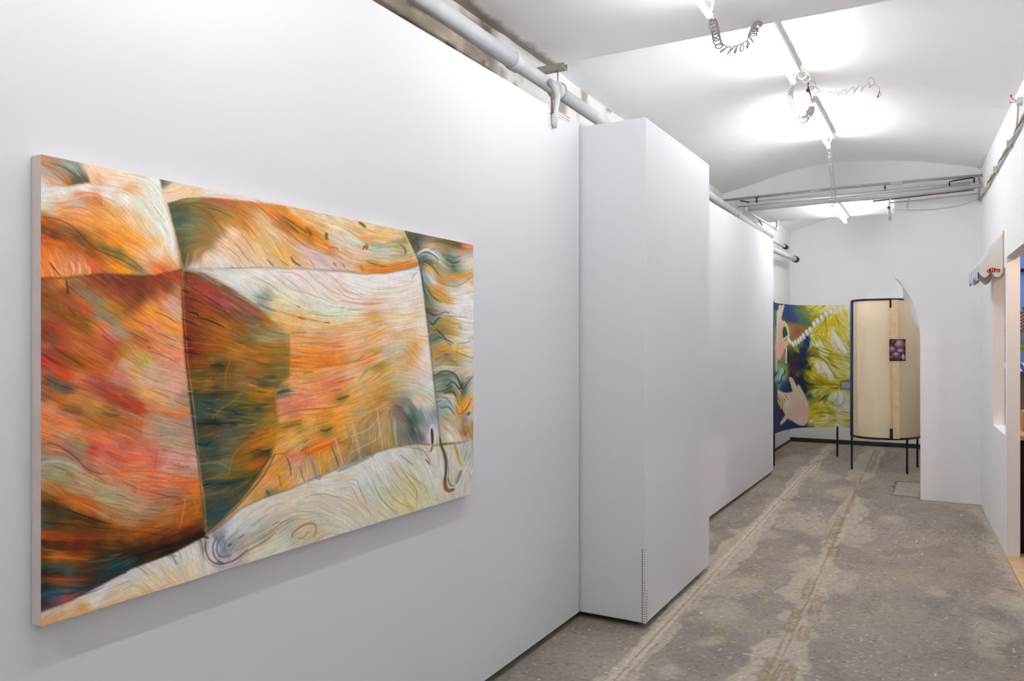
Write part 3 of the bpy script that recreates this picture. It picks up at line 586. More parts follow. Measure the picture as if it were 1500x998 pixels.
MARKS=[(R_B,'7c3018 a04020 e08c50 5c4020 c8a070 b85838 8c7050',150,410,760,.9,48),(R_B,'1c1408 302010 a05818 24363a 6c3c14',60,730,880,1.6,60),(R_E,'241c10 1c2820 a87418 6c5024',80,400,780,.8,34),(R_D,'c06820 b85028 a87838 d88840',110,480,680,.7,38),(R_D,'c89070 b8b0a8 d8a078',50,395,480,.6,40),(R_C,'9c5018 c88030 785c2c b87848',110,292,398,.7,34),(R_G,'989890 b89c70 a8a8b0',70,650,910,.7,44),(R_F,'404c48 987838 788080',60,345,640,.7,24),(R_B,'9c3418 5c3018 d87040 e0a070 b04428 7c5c3c d0a080 8c8868 c85c34',420,395,730,1.4),(R_B,'2c1c0c 1c140c 8c4c18 c06820 28383c 3c2410 345458',240,720,890,2.2),(R_E,'2c3428 1c2a24 b87818 5c4420 3c4c48 c08020 14201c',300,390,790,1.5),
(R_D,'d8701c c85c28 a86c28 e8b090 f0d0b0 8c7840 d86848 e0a050',380,475,700,1.4),(R_D,'d07850 c8a888 f0ece8 a8a8a0 d8b088',140,390,480,1.),(R_C,'a8581c d88c38 f0d8b8 b06838 8c6c34 c07030 6c5830',300,290,400,1.1),
(R_F,'34443f 8c7438 e8e4e0 c88c30 60747c a07c50 2c3834',280,340,650,1.2),(R_G,'a8a898 f0ece4 c8b890 b0b4b0 d8b898 8c8c80',280,640,920,1.4),(R_A,'f0dcc0 c87828 b8682c e8c8a0 e08c38',170,270,405,1.4)]
def rock_painting(k=1.25):
    r=Raster(40,215,705,930,k); h,w=r.h,r.w
    regs=[(R_A,K_A,W_A,1.2),(R_A1,K_A1,W_A,1.),(R_B,K_B,W_B,.8),(R_C,K_C,W_C,.8),(R_C0,K_C0,W_C,1.),(R_D,K_D,W_D,.8),(R_E,K_E,W_E,1.4),(R_F,K_F,W_F,.8),(R_G,K_G,W_G,.8)]
    ms=[r.mask(P,sf,False) for P,_,_,sf in regs]
    # brush direction
    V=np.zeros((h,w,2)); V[...,0]=1
    fl={}
    for (P,K,Wt,_),m in zip(regs,ms):
        if id(Wt) not in fl: fl[id(Wt)]=r.field(pflow(Wt),1.5,60.)
        V=V*(1-m[...,None])+fl[id(Wt)]*m[...,None]
    an=.5*np.arctan2(V[...,1],V[...,0])+(fnoise(h,w,30*k,5)-.5)*.4+(fnoise(h,w,10*k,6)-.5)*.16; vx,vy=np.cos(an),np.sin(an)
    g=np.random.RandomState(3)
    def nz(cell,L,sd):
        return lic(blur(np.random.RandomState(sd).rand(h,w),cell) if cell>0 else np.random.RandomState(sd).rand(h,w),vx,vy,L)
    n1=nz(0,int(16*k),1); n2=nz(1,int(26*k),2); n3=nz(2,int(34*k),3); n4=nz(1,int(20*k),4)
    # where each brush mark takes its colour from: pushed across the flow by the streaks
    for (P,K,Wt,_),m in zip(regs,ms):
        ys,xs=np.where(m>0.002)
        if len(ys)==0: continue
        y0,y1,x0,x1=ys.min(),ys.max()+1,xs.min(),xs.max()+1
        sub=Raster(0,0,1,1,1); sub.X=r.X[y0:y1,x0:x1]; sub.Y=r.Y[y0:y1,x0:x1]
        d=(n2[y0:y1,x0:x1]*.9+n3[y0:y1,x0:x1]*1.1); X,Y=sub.X,sub.Y
        sub.X=X-vy[y0:y1,x0:x1]*d; sub.Y=Y+vx[y0:y1,x0:x1]*d
        c=smear(sub.field(parse(K),2.2,9.),vx[y0:y1,x0:x1],vy[y0:y1,x0:x1],int(11*k)); mm=m[y0:y1,x0:x1,None]
        r.img[y0:y1,x0:x1]=r.img[y0:y1,x0:x1]*(1-mm)+c*mm
    im=r.img; lum=im.mean(2)
    amp=(.005+.034*np.clip(1-abs(lum-.5)*1.6,0,1))[...,None]
    im*=1+amp*n1[...,None]
    sat=im-lum[...,None]
    im+=sat*(.12*np.clip(n4,-1.5,1.5))[...,None]
    # threads of orange, teal and pale paint lying in the flow
    for nn,th,c,a in ((n3,1.35,'e08018',.2),(n4,1.5,'5c7878',.16),(n2,1.6,'f0dcc8',.16),(-n3,1.6,'6c4830',.17),(-n4,1.7,'d07058',.15)):
        m=np.clip((nn-th)*1.6,0,1)*a; m*=np.clip(.2+abs(lum-.95)*1.8,0,1); r.fill(m,c)
    # hundreds of short marks following the strata
    g=np.random.RandomState(8); inv=1/r.k
    for P,cols,num,ymin,ymax,wmax,*Lm in MARKS:
        P=np.asarray(P); bx=P.min(0); by=P.max(0); cnt=0; tries=0; cc=cols.split()
        while cnt<num and tries<num*12:
            tries+=1; x,y=bx+(by-bx)*g.rand(2)
            if not(ymin<y<ymax) or not inpoly(np.array([[x]]),np.array([[y]]),P)[0,0]: continue
            cnt+=1; L=int(4+g.rand()**2*22) if not Lm else int(Lm[0]*(.5+.5*g.rand())); Q=[(x,y)]; px_=None; ok=True
            for _ in range(L):
                i=int((y-r.y0)*k); j=int((x-r.x0)*k)
                if not(0<=i<h and 0<=j<w): break
                a=np.array((vx[i,j],vy[i,j])); a=a if px_ is None or a@px_>0 else -a; px_=a; x+=a[0]*1.2; y+=a[1]*1.2; Q.append((x,y))
            if len(Q)<4: continue
            Q=Q[::max(1,len(Q)//(4 if not Lm else 7))]; c=hexs(cc[g.randint(len(cc))]); i=min(h-1,max(0,int((Q[0][1]-r.y0)*k))); j=min(w-1,max(0,int((Q[0][0]-r.x0)*k)))
            c=c*.6+r.img[i,j]*.4
            r.stroke(Q,c,.5+g.rand()**2*wmax,.25+.45*g.rand(),True,1.)
    for line in STROKES.split('\n'):
        a,b=line.split('|'); c,wd,al=a.split()
        r.stroke(pl(b),c,float(wd),float(al)*.95,True,1.1)
    wv=(fnoise(h,w,1.6*k,11)-.5)*.05+(fnoise(h,w,4*k,12)-.5)*.04
    r.img=np.clip(r.img*(1+wv[...,None]+.01*n1[...,None]),0,1)
    return r
# ---- the curved painted screen: blue ground, yellow folds of cloth, a string of pearls and two pale hands
K_S='''60,80,182848 62,140,4c8c7c 62,200,3c7c70 62,260,7ca058 65,300,88a050 60,360,d8a8a0 62,430,b8a880 66,500,a0a858 66,540,2c3c68 66,620,1c2c64 66,700,20346c 70,780,1c2c60 66,880,283868 80,920,30305c 85,80,245078 105,90,1c3c7c 150,90,1c4084 190,90,34587c 130,130,183878 170,170,1c3c78 200,190,2c4c80 215,100,607c60 250,90,8c9448 235,150,54746c 260,190,547470 220,200,4c6c74 300,90,b8b048 340,90,dcd068 380,85,e8dc88 420,82,e8dc98 500,80,ece4b8 550,82,ece8d0 300,140,8c9040 330,160,b8b038 290,210,687840 130,200,28483c 130,270,1c5c4c 150,210,8c8430 170,220,a89050 210,220,a87858 240,240,a87c54 265,250,a08848 210,260,987048 180,270,9c7850 160,250,a89848 220,290,a89858 190,350,a8a030 210,380,b8b030 180,390,506840 170,420,3c3c38 200,410,2c3438 240,340,687c34 260,370,1c3068 280,330,1c3474 280,300,20387c 270,400,183470 230,420,20305c 200,450,3c2c30 180,480,30282c 230,480,1c2450 270,470,182454 300,490,28344c 200,520,4c3c34 220,545,7c6c40 180,540,282838 240,560,1c2844 260,600,182448 270,640,1c2c4c 300,680,2c4868 220,580,1c2c50 190,600,1c3050 150,640,24386c 130,640,1c3468 170,620,203460 120,600,286078 110,530,549090 100,500,a8c4b8 120,490,6ca098 140,500,88a468 95,560,c8d4cc 90,600,609c90 110,560,d0d8d0 140,540,a89c50 120,450,88885c 130,420,b09470 160,440,483c38 300,250,c8b828 340,230,e0cc40 320,290,e0d87c 315,330,e8e4b0 340,300,d8c840 330,370,b8a820 300,400,7c7c24 340,410,8c8420 380,380,e8e0b0 360,330,e8e4c8 390,300,d8c428 400,250,e0c830 420,200,d8c020 440,170,dcc838 400,400,e0d890 440,380,e0d060 430,320,e4dc90 450,260,ece8d0 470,310,ece8dc 500,350,ece8e0 530,390,e8e4d8 545,340,d8c850 510,260,dcc840 540,200,dcd070 560,260,e4dca0 480,180,d8c428 520,140,e4d468 560,150,e8e0a8 500,110,e8dc98 550,420,d8cc60 480,420,d8c848 440,430,b8ac30 400,440,e0d468 350,440,e0d060 320,450,d8c848 350,480,ece8d8 370,510,ece8e0 330,500,d8c840 300,470,c0b030 290,530,b8b028 280,560,88882c 320,560,d8c83c 350,550,d0bc2c 400,490,ece8d8 430,520,e8e0c8 440,560,e8e4d0 400,560,d8c430 380,590,b8a828 430,600,d0c030 330,610,8c9028 300,620,706c1c 360,630,b8b044 420,640,d8c83c 460,620,c8b824 480,560,dcd060 500,500,e4d888 540,480,e4dc90 560,540,e8e0a0 530,560,d8cc60 555,600,8ca0a8 300,660,a8a44c 330,670,d8cc70 380,670,e0d88c 350,700,a8a018 400,690,7c7c20 430,690,e4dcb0 470,680,ece8dc 500,690,ece8e0 540,700,e4dca8 490,740,ccccc8 520,720,d4d4cc 560,760,e8e4c0 310,720,a09c38 330,750,c8bc48 380,740,d8cc60 430,750,c8b828 320,800,d8c83c 370,790,c8bc38 420,800,e4dca0 460,790,d8cc68 500,800,e8e4cc 550,810,e4dc98 310,850,e4dca0 350,840,d8cc68 400,850,e8e4c8 450,850,d8cc70 500,870,e8e4cc 550,860,d8d080 300,880,d0c850 350,880,e0d888 400,890,d8d080 570,890,e0d890 110,700,20346c 120,780,1c3064 105,880,283868 150,880,283874 200,870,1c3478 260,880,1c346c 300,888,30446c 180,840,30406c 240,850,506068'''
W_S='''320,160,30,-20 400,120,30,-20 350,240,20,-25 330,320,-15,30 350,360,30,25 420,220,10,30 440,320,20,30 500,330,25,35 520,230,15,30 400,390,30,10 480,410,35,8 540,420,35,10 330,430,30,-5 380,470,25,25 420,540,20,30 310,490,15,30 350,560,30,20 430,600,35,5 320,620,35,10 380,640,35,-10 300,560,25,20 480,520,25,20 540,500,30,10 340,690,30,-20 400,690,20,-20 440,720,10,20 500,700,-10,30 330,780,30,-15 420,780,35,5 500,790,35,8 400,860,35,-5 330,860,35,-8 550,860,35,-5 240,120,20,20 150,150,5,30 110,520,-10,30 280,370,10,-30 230,450,20,20 260,600,20,25 180,240,25,-15 240,240,20,10 90,700,2,30 200,880,30,5'''
def screen_painting():
    r=Raster(48,48,592,948,1.); h,w=r.h,r.w
    V=r.field(pflow(W_S),1.5,300.); an=.5*np.arctan2(V[...,1],V[...,0])+(fnoise(h,w,60,5)-.5)*.5; vx,vy=np.cos(an),np.sin(an)
    n1=lic(blur(np.random.RandomState(1).rand(h,w),1),vx,vy,26); n2=lic(blur(np.random.RandomState(2).rand(h,w),3),vx,vy,40)
    X,Y=r.X,r.Y; r.X=X-vy*n2*6; r.Y=Y+vx*n2*6
    r.img=smear(r.field(parse(K_S),2.,60.),vx,vy,14); r.X,r.Y=X,Y
    lum=r.img.mean(2); r.img*=1+(.05*n1*np.clip(1.2-lum,0.2,1))[...,None]
    yel=np.clip((r.img[...,0]-r.img[...,2]-.12)*4,0,1)*np.clip((X-270)/60,0,1)
    r.fill(np.clip((n2-.9)*1.2,0,1)*yel*.7,'ece8d4'); r.fill(np.clip((-n2-1.)*1.2,0,1)*yel*.55,'7c7c1c')
    S='''5c6420 5 .7|310,300 330,330 350,365 380,385 430,400 490,412 560,432
6c7020 4 .6|320,290 360,280 380,310 400,350 440,390
f4f0e0 10 .7|318,312 330,340 352,350 340,320 325,300
484c28 3 .6|305,300 312,330 335,355
e8c820 10 .6|440,180 430,220 440,260 430,330
4c5830 3 .5|470,150 500,190 540,230 570,262
f4f2ea 22 .85|466,268 480,300 505,335 528,370 545,400
8c8c20 4 .6|455,300 480,350 520,405 550,420
b0a420 5 .6|455,240 490,270 530,330 552,380
5c6420 4 .6|300,420 330,412 370,425 410,455 440,500 470,550 490,590
f4f2ea 24 .9|385,455 400,485 425,520 440,550
e8e0a8 30 .7|345,450 350,475 365,500 380,505
f4f2e8 16 .9|343,460 350,480 365,495
4c4c24 4 .6|325,430 360,425 395,445 425,480 455,530 470,570
c8b414 7 .7|300,470 320,520 350,545 400,575 450,600 505,612
4c5420 3 .7|280,560 330,585 400,600 460,606 505,612
4c5420 3 .6|270,540 320,570 390,588 450,602 500,610
5c6024 3 .6|300,600 360,612 430,612 500,614
4c5420 3.4 .6|285,680 340,668 400,650 450,630 500,618
5c6024 3 .5|300,700 360,680 420,655 470,632
e8e2b0 8 .6|330,640 390,640 440,628
2c3434 5 .8|356,734 370,715 390,695 410,684
d8ccaa 6 .6|395,700 420,690
f0eee4 26 .8|500,650 512,680 514,710 500,735
b8b8bc 9 .7|470,752 500,750 520,730 530,700 526,660
98943c 5 .6|400,720 430,740 470,715 488,680 484,650
c8b420 9 .6|300,830 350,780 400,760 450,780 500,800 560,815
a09818 5 .6|320,815 370,790 430,800 460,815
a89c28 9 .5|495,790 530,790 570,800
c8bc38 6 .6|300,860 360,850 430,850 520,870
1c2444 8 .5|245,430 300,415 350,425
1c2034 6 .6|250,560 290,600 340,610
d89020 4 .6|350,265 400,255 430,235'''
    for line in S.split('\n'):
        a,b=line.split('|'); c,wd,al=a.split(); r.stroke(pl(b),c,float(wd),float(al),True,2.)
    # the fruit behind the pearls
    r.fill(r.mask(pl('150,225 175,205 225,200 262,215 275,240 255,275 215,300 175,305 155,275'),5),'a07c50',.55)
    r.fill(r.mask(pl('195,225 240,235 235,265 200,275'),8),'a85c50',.6)
    # the green mussel shell and its black line
    r.fill(r.mask(pl('84,500 110,485 140,495 142,530 120,590 95,650 82,620'),4),'74aaa0',.6)
    r.fill(r.mask(pl('100,505 122,500 130,520 110,560 96,585'),5),'d4dcd4',.8)
    r.stroke(pl('134,512 136,530 122,545 112,560 112,582 100,592 98,606 88,596'),'181820',6,.95,False,2.)
    # upper hand: three raised fingers, thumb and forefinger closing a ring
    skin='d8c4a4'
    r.fill(r.mask(pl('82,175 100,160 125,190 150,230 165,260 168,300 160,340 135,375 120,410 104,446 90,440 82,400'),2),'dcc0ac')
    for P,wd in (('92,185 98,140 103,90',17),('104,170 112,130 124,88',17),('100,185 92,150 92,120',14)): r.stroke(pl(P),'d8ccb4',wd,1,False,2.)
    r.fill(r.mask(pl('124,232 138,225 150,258 152,290 138,318 126,300 120,262'),2),'14584c')
    r.stroke(pl('112,205 128,192 146,215 156,245 160,275'),'e0d0ac',14,1,True,2.)
    r.stroke(pl('120,330 134,305 150,292 158,282'),'e0ccb0',13,1,True,2.)
    r.fill(r.mask(pl('88,330 120,320 135,350 118,400 100,436 88,420'),6),'e0b4a8',.8)
    r.stroke(pl('84,120 82,250 82,420 80,520'),'e4d8cc',6,.8,False,2.)
    r.stroke(pl('100,300 110,330 108,360'),'c89888',3,.6); r.stroke(pl('104,450 112,425 122,400'),'a87868',3,.5)
    # the pearls, one by one
    def pearl(x,y,a,b,t):
        c,s=np.cos(t),np.sin(t); u=(X-x)*c+(Y-y)*s; v=-(X-x)*s+(Y-y)*c; q=(u/a)**2+(v/b)**2
        r.fill(np.clip((1.12-q)*4,0,1),'8c886c',.6); r.fill(np.clip((1-q)*3,0,1),'d4d4d4'); r.fill(np.clip((.5-((u+a*.2)/a)**2-((v+b*.25)/b)**2)*3,0,1),'ecebe8')
    for x,y,a,b in ((162,310,9,17),(172,325,10,18),(190,340,11,22),(208,330,11,22),(226,318,12,22),(243,302,12,23),(260,285,13,24),(282,262,14,24),(305,243,15,24),(332,208,16,26),(356,186,16,27),(383,162,16,27),(412,137,16,27),(446,122,15,24),(474,95,10,17)): pearl(x,y,a,b,-.25)
    for i in range(12): pearl(146-i*.3,368+i*8.6,5.5,5,0)
    # lower hand, palm open towards us
    r.fill(r.mask(pl('85,640 112,655 150,660 180,655 205,640 225,605 250,640 270,680 288,730 292,790 285,850 262,880 215,868 180,846 150,826 130,795 115,765 96,745 86,700'),2),'dcc8b4')
    r.stroke(pl('216,660 198,620 182,585 170,562'),'dcc8b0',30,1,True,3.); r.stroke(pl('240,720 205,650 182,595'),'dccbb4',34,.9,True,4.)
    r.stroke(pl('165,770 150,810 128,845 106,872'),'d8c4ac',24,1,True,2.)
    r.fill(r.mask(pl('215,720 255,700 278,760 262,820 222,800'),14),'e0b8ac',.8); r.fill(r.mask(pl('130,700 170,690 180,730 150,770 128,745'),12),'e4d4c8',.8)
    for P,c in (('88,690 110,700 122,730 116,760','2c2c3c'),('96,640 130,668 150,700','c0a060'),('92,672 122,690 134,715','a89048'),('126,700 140,715 130,735','b06848'),('135,672 150,700 165,712','b89080'),('160,800 180,812','b88c7c'),('175,850 150,832','b89c80')): r.stroke(pl(P),c,5,.7,True,2.)
    r.fill(r.mask(pl('84,660 100,690 118,730 118,780 100,770 86,730'),4),'6c6850',.5)
    for P in ('90,680 112,712 118,750','86,712 104,742 112,772'): r.stroke(pl(P),'e0c48c',9,.9,True,2.)
    # the small label in an orange border, its lettering only scribbled lines
    r.fill(r.mask(pl('502,580 592,575 592,640 504,640'),1,False),'b07c20'); r.fill(r.mask(pl('510,588 592,584 592,632 512,634'),1,False),'98a8b0')
    for y in (600,610,622): r.stroke(pl('518,%d 535,%d 555,%d 585,%d'%(y,y-3,y+3,y-2)),'d4dcdc',4,.8,False,1.5)
    r.stroke(pl('545,576 552,570 556,578'),'c08828',4,.8)
    r.img=np.clip(r.img*(1+((fnoise(h,w,3,7)-.5)*.07)[...,None]),0,1)
    return r
# ---- the small print: pale bulbs on a dark ground
def bulb_print():
    r=Raster(0,0,72,104,1.6); h,w=r.h,r.w
    r.img[:]=hexs('2c1c2c')
    r.img+=((fnoise(h,w,8,3)-.5)*.16)[...,None]
    for x,y,a,b,c,d in ((46,26,26,24,'6c4858','c0a0a8'),(18,14,12,12,'3c2030','6c4c5c'),(16,50,20,18,'5c3448','b890a0'),(52,56,18,14,'54384c','c8b4c0'),(34,76,20,20,'5c3444','b08898'),(12,86,14,12,'3c2838','806070'),(62,84,8,14,'807080','d4c8d0')):
        q=((r.X-x)/a)**2+((r.Y-y)/b)**2; q2=((r.X-x+a*.2)/a)**2+((r.Y-y+b*.3)/b)**2
        r.fill(np.clip((1-q)*4,0,1),c); r.fill(np.clip((.75-q2)*1.3,0,1),d,.95); r.fill(np.clip((.1-q2)*6,0,1),'ecdce0',.6)
    for P in ('30,40 40,55 52,66','4,66 20,70 30,64','44,92 56,84 66,98'): r.stroke(pl(P),'e8dce4',2,.7)
    for P in ('22,30 34,44 50,46 70,40','6,70 24,60 36,58 60,70'): r.stroke(pl(P),'180c18',3,.8)
    r.img=np.clip(r.img+((fnoise(h,w,2,9)-.5)*.08)[...,None],0,1)
    return r
# ---------------------------------------------------------------- helpers
def srgb(h): return tuple(float(q) for q in lin(hexs(h)))+(1.,)
def nodes(name):
    m=bpy.data.materials.new(name); m.use_nodes=True; n=m.node_tree.nodes; l=m.node_tree.links
    return m,n,l,n['Principled BSDF']
def mat(name,col,rough=.6,metal=0.,var=.06,scale=6.,bump=0.,bscale=60.,col2=None,spec=.3):
    """plain surface with soft procedural mottling and a fine bump"""
    m,n,l,b=nodes(name); c=np.array(srgb(col)); b.inputs['Roughness'].default_value=rough; b.inputs['Metallic'].default_value=metal
    b.inputs['Specular IOR Level'].default_value=spec
    tc=n.new('ShaderNodeTexCoord'); nz=n.new('ShaderNodeTexNoise'); nz.inputs['Scale'].default_value=scale; nz.inputs['Detail'].default_value=6
    l.new(tc.outputs['Object'],nz.inputs['Vector'])
    r=n.new('ShaderNodeValToRGB'); r.color_ramp.elements[0].position=.3; r.color_ramp.elements[1].position=.7
    c2=np.array(srgb(col2)) if col2 else np.append(np.clip(c[:3]*(1+var),0,1),1)
    r.color_ramp.elements[0].color=tuple(np.append(c[:3]*(1-var),1)) if not col2 else tuple(c); r.color_ramp.elements[1].color=tuple(c2)
    l.new(nz.outputs['Fac'],r.inputs[0]); l.new(r.outputs[0],b.inputs['Base Color'])
    if bump:
        n2=n.new('ShaderNodeTexNoise'); n2.inputs['Scale'].default_value=bscale; n2.inputs['Detail'].default_value=5; l.new(tc.outputs['Object'],n2.inputs['Vector'])
        bp=n.new('ShaderNodeBump'); bp.inputs['Strength'].default_value=bump; bp.inputs['Distance'].default_value=.004
        l.new(n2.outputs['Fac'],bp.inputs['Height']); l.new(bp.outputs[0],b.inputs['Normal'])
    return m
def glow(name,col,power):
    m,n,l,b=nodes(name); b.inputs['Base Color'].default_value=tuple(col)+(1,); b.inputs['Emission Color'].default_value=tuple(col)+(1,); b.inputs['Emission Strength'].default_value=power
    return m
def painted(name,rough=.5,bump=.25,bscale=260.):
    """shows the colour attribute 'paint' with a little canvas weave"""
    m,n,l,b=nodes(name); b.inputs['Roughness'].default_value=rough; b.inputs['Specular IOR Level'].default_value=.25
    a=n.new('ShaderNodeAttribute'); a.attribute_name='paint'
    tc=n.new('ShaderNodeTexCoord'); nz=n.new('ShaderNodeTexNoise'); nz.inputs['Scale'].default_value=bscale; nz.inputs['Detail'].default_value=3; l.new(tc.outputs['Object'],nz.inputs['Vector'])
    mx=n.new('ShaderNodeMix'); mx.data_type='RGBA'; mx.blend_type='OVERLAY'; mx.inputs[0].default_value=.10
    l.new(a.outputs['Color'],mx.inputs[6]); l.new(nz.outputs['Color'],mx.inputs[7]); l.new(mx.outputs[2],b.inputs['Base Color'])
    bp=n.new('ShaderNodeBump'); bp.inputs['Strength'].default_value=bump; bp.inputs['Distance'].default_value=.001; l.new(nz.outputs['Fac'],bp.inputs['Height']); l.new(bp.outputs[0],b.inputs['Normal'])
    return m
class MB:
    """collects boxes, tubes and prisms, then links them as one mesh object"""
    def __init__(s): s.v=[]; s.f=[]; s.sm=[]
    def add(s,v,f,sm=False):
        o=len(s.v); s.v+= [tuple(map(float,q)) for q in v]; s.f+=[[i+o for i in q] for q in f]; s.sm+=[sm]*len(f); return s
    def box(s,a,b,bev=0.):
        x0,y0,z0=a; x1,y1,z1=b
        if bev:
            e=bev; P=[(x0+e,y0),(x1-e,y0),(x1,y0+e),(x1,y1-e),(x1-e,y1),(x0+e,y1),(x0,y1-e),(x0,y0+e)]
            Q=[(x0+e,y0+e),(x1-e,y0+e),(x1-e,y0+e),(x1-e,y1-e),(x1-e,y1-e),(x0+e,y1-e),(x0+e,y1-e),(x0+e,y0+e)]
            R=[Q,P,P,Q]; Z=[z0,z0+e,z1-e,z1]; v=[(p[0],p[1],z) for ring,z in zip(R,Z) for p in ring]; f=[]
            for k in range(3):
                for i in range(8): j=(i+1)%8; f.append([k*8+i,k*8+j,k*8+8+j,k*8+8+i])
            f.append(list(range(7,-1,-1))); f.append(list(range(24,32))); return s.add(v,f)
        v=[(x0,y0,z0),(x1,y0,z0),(x1,y1,z0),(x0,y1,z0),(x0,y0,z1),(x1,y0,z1),(x1,y1,z1),(x0,y1,z1)]
        return s.add(v,[[3,2,1,0],[4,5,6,7],[0,1,5,4],[1,2,6,5],[2,3,7,6],[3,0,4,7]])
    def prism(s,P,fn,h0,h1):
        """polygon P pushed from h0 to h1; fn(p,q,h) gives the point"""
        n=len(P); v=[fn(p,q,h0) for p,q in P]+[fn(p,q,h1) for p,q in P]
        return s.add(v,[list(range(n)),list(range(2*n-1,n-1,-1))]+[[i,i+n,(i+1)%n+n,(i+1)%n] for i in range(n)])
    def tube(s,P,r,n=10,closed=False,rs=None):
        P=[np.array(p,float) for p in P]; m=len(P); v=[]; up=None
        for i,p in enumerate(P):
            t=(P[min(i+1,m-1)]-P[max(i-1,0)]); t=t/(np.linalg.norm(t)+1e-12)
            if up is None:
                a=np.array((0,0,1.)) if abs(t[2])<.9 else np.array((1.,0,0)); up=np.cross(t,a)
            up=up-t*(up@t); up/=np.linalg.norm(up)+1e-12; w=np.cross(t,up); rr=r if rs is None else rs[i]
            for k in range(n):
                q=2*math.pi*k/n; v.append(p+rr*(math.cos(q)*up+math.sin(q)*w))
        f=[[i*n+k,i*n+(k+1)%n,(i+1)*n+(k+1)%n,(i+1)*n+k] for i in range(m-1) for k in range(n)]
        s.add(v,f,True); o=len(s.v)-len(v)
        s.f+=[[o+k for k in range(n)][::-1],[o+(m-1)*n+k for k in range(n)]]; s.sm+=[False,False]; return s
    def ball(s,c,r,n=10,sq=(1,1,1)):
        v=[];f=[]
        for i in range(n+1):
            a=math.pi*i/n
            for k in range(2*n): b=math.pi*k/n; v.append((c[0]+r*sq[0]*math.sin(a)*math.cos(b),c[1]+r*sq[1]*math.sin(a)*math.sin(b),c[2]+r*sq[2]*math.cos(a)))
        m=2*n
        for i in range(n):
            for k in range(m): f.append([i*m+k,(i+1)*m+k,(i+1)*m+(k+1)%m,i*m+(k+1)%m])
        return s.add(v,f,True)
    def build(s,name,m,parent=None,smooth=None):
        me=bpy.data.meshes.new(name); o=bpy.data.objects.new(name,me)
        off=np.array(parent.location if parent and parent.parent is None else (parent.location+parent.parent.location if parent else (0,0,0)),float) if parent else np.zeros(3)
        me.from_pydata([tuple(np.array(q)-off) for q in s.v],[],s.f); me.polygons.foreach_set('use_smooth',s.sm if smooth is None else [smooth]*len(s.f))
        import bmesh
        b=bmesh.new(); b.from_mesh(me); bmesh.ops.recalc_face_normals(b,faces=b.faces); b.to_mesh(me); b.free()
        me.materials.append(m); S.collection.objects.link(o)
        if parent: o.parent=parent
        return o
def grid_object(name,V,nu,nv,m,parent=None,colour=None,closed=False):
    """dense surface from an (nu*nv,3) array, optional per-point colour"""
    me=bpy.data.meshes.new(name); V=np.asarray(V,float)
    if parent: V=V-np.array(parent.location)
    i=np.arange(nu*nv).reshape(nu,nv); q=np.stack([i[:-1,:-1],i[1:,:-1],i[1:,1:],i[:-1,1:]],-1).reshape(-1,4)
    me.vertices.add(len(V)); me.vertices.foreach_set('co',V.astype(np.float32).ravel())
    me.loops.add(q.size); me.loops.foreach_set('vertex_index',q.astype(np.int32).ravel())
    me.polygons.add(len(q)); me.polygons.foreach_set('loop_start',(np.arange(len(q))*4).astype(np.int32)); me.polygons.foreach_set('loop_total',np.full(len(q),4,np.int32))
    me.update(calc_edges=True); me.validate()
    me.polygons.foreach_set('use_smooth',np.ones(len(q),bool))
    if colour is not None:
        a=me.color_attributes.new('paint','FLOAT_COLOR','POINT'); c=np.ones((len(V),4),np.float32); c[:,:3]=lin(colour); a.data.foreach_set('color',c.ravel())
    me.materials.append(m); o=bpy.data.objects.new(name,me); S.collection.objects.link(o)
    if parent: o.parent=parent
    return o
def tag(o,label,cat,group=None,kind=None):
    o['label']=label; o['category']=cat
    if group: o['group']=group
    if kind: o['kind']=kind
    return o
def struct(o,label=None,cat=None):
    o['kind']='structure'
    if label: o['label']=label
    if cat: o['category']=cat
    return o
def root(name,loc,label,cat,group=None):
    o=bpy.data.objects.new(name,None); o.location=loc; o.empty_display_size=.1; S.collection.objects.link(o); return tag(o,label,cat,group)
XZ=lambda p,q,h:(p,h,q)
XY=lambda p,q,h:(p,q,h)
YZ=lambda p,q,h:(h,p,q)
# ---------------------------------------------------------------- materials
WHITE=mat('white_wall_paint','f4f4f5',.7,0,.012,3.,.12,35.)
PANEL=mat('smooth_white_panel','d8d9dd',.6,0,.012,2.,.05,80.)
PLASTER=mat('white_ceiling_plaster','fbfbfb',.75,0,.02,4.,.35,14.)
PIPEM=mat('grey_painted_pipe','c6c7ca',.45,0,.06,9.)
PIPEW=mat('pale_painted_pipe','cfcfd0',.4,0,.05,9.)
STEEL=mat('dull_steel','b6b4b0',.35,.5,.1,20.)
CHROME=mat('dark_old_pipe','7a746c',.3,.6,.2,25.)
BLACK=mat('black_steel','1c1a19',.45,0,.2,30.)
RUST=mat('rusty_iron','5a4030',.7,0,.3,40.)
CABLE=mat('warm_white_cable','c4beb6',.5,0,.05,20.)
GREYC=mat('grey_cable','aaa29e',.5,0,.05,20.)
CAP=mat('lamp_cap_metal','c9ccd0',.3,.5,.04,20.)
PINE=mat('pale_pine','e3c398',.55,0,.1,14.,.1,60.,col2='f0d8b0')
RAW=mat('raw_canvas','efdcbd',.8,0,.03,5.,.3,240.)
PRIMED=mat('primed_canvas_edge','d9cdc8',.75,0,.04,20.,.3,200.)
TUBE=glow('lit_tube',TUBE_COLOUR,TUBE_POWER); TUBE_DIM=glow('lit_tube_dimmed',TUBE_COLOUR,TUBE_POWER*.76); TUBE_BRIGHT=glow('lit_tube_brighter',TUBE_COLOUR,TUBE_POWER*1.05)  # tubes differ only by strength, set to even the wall brightness
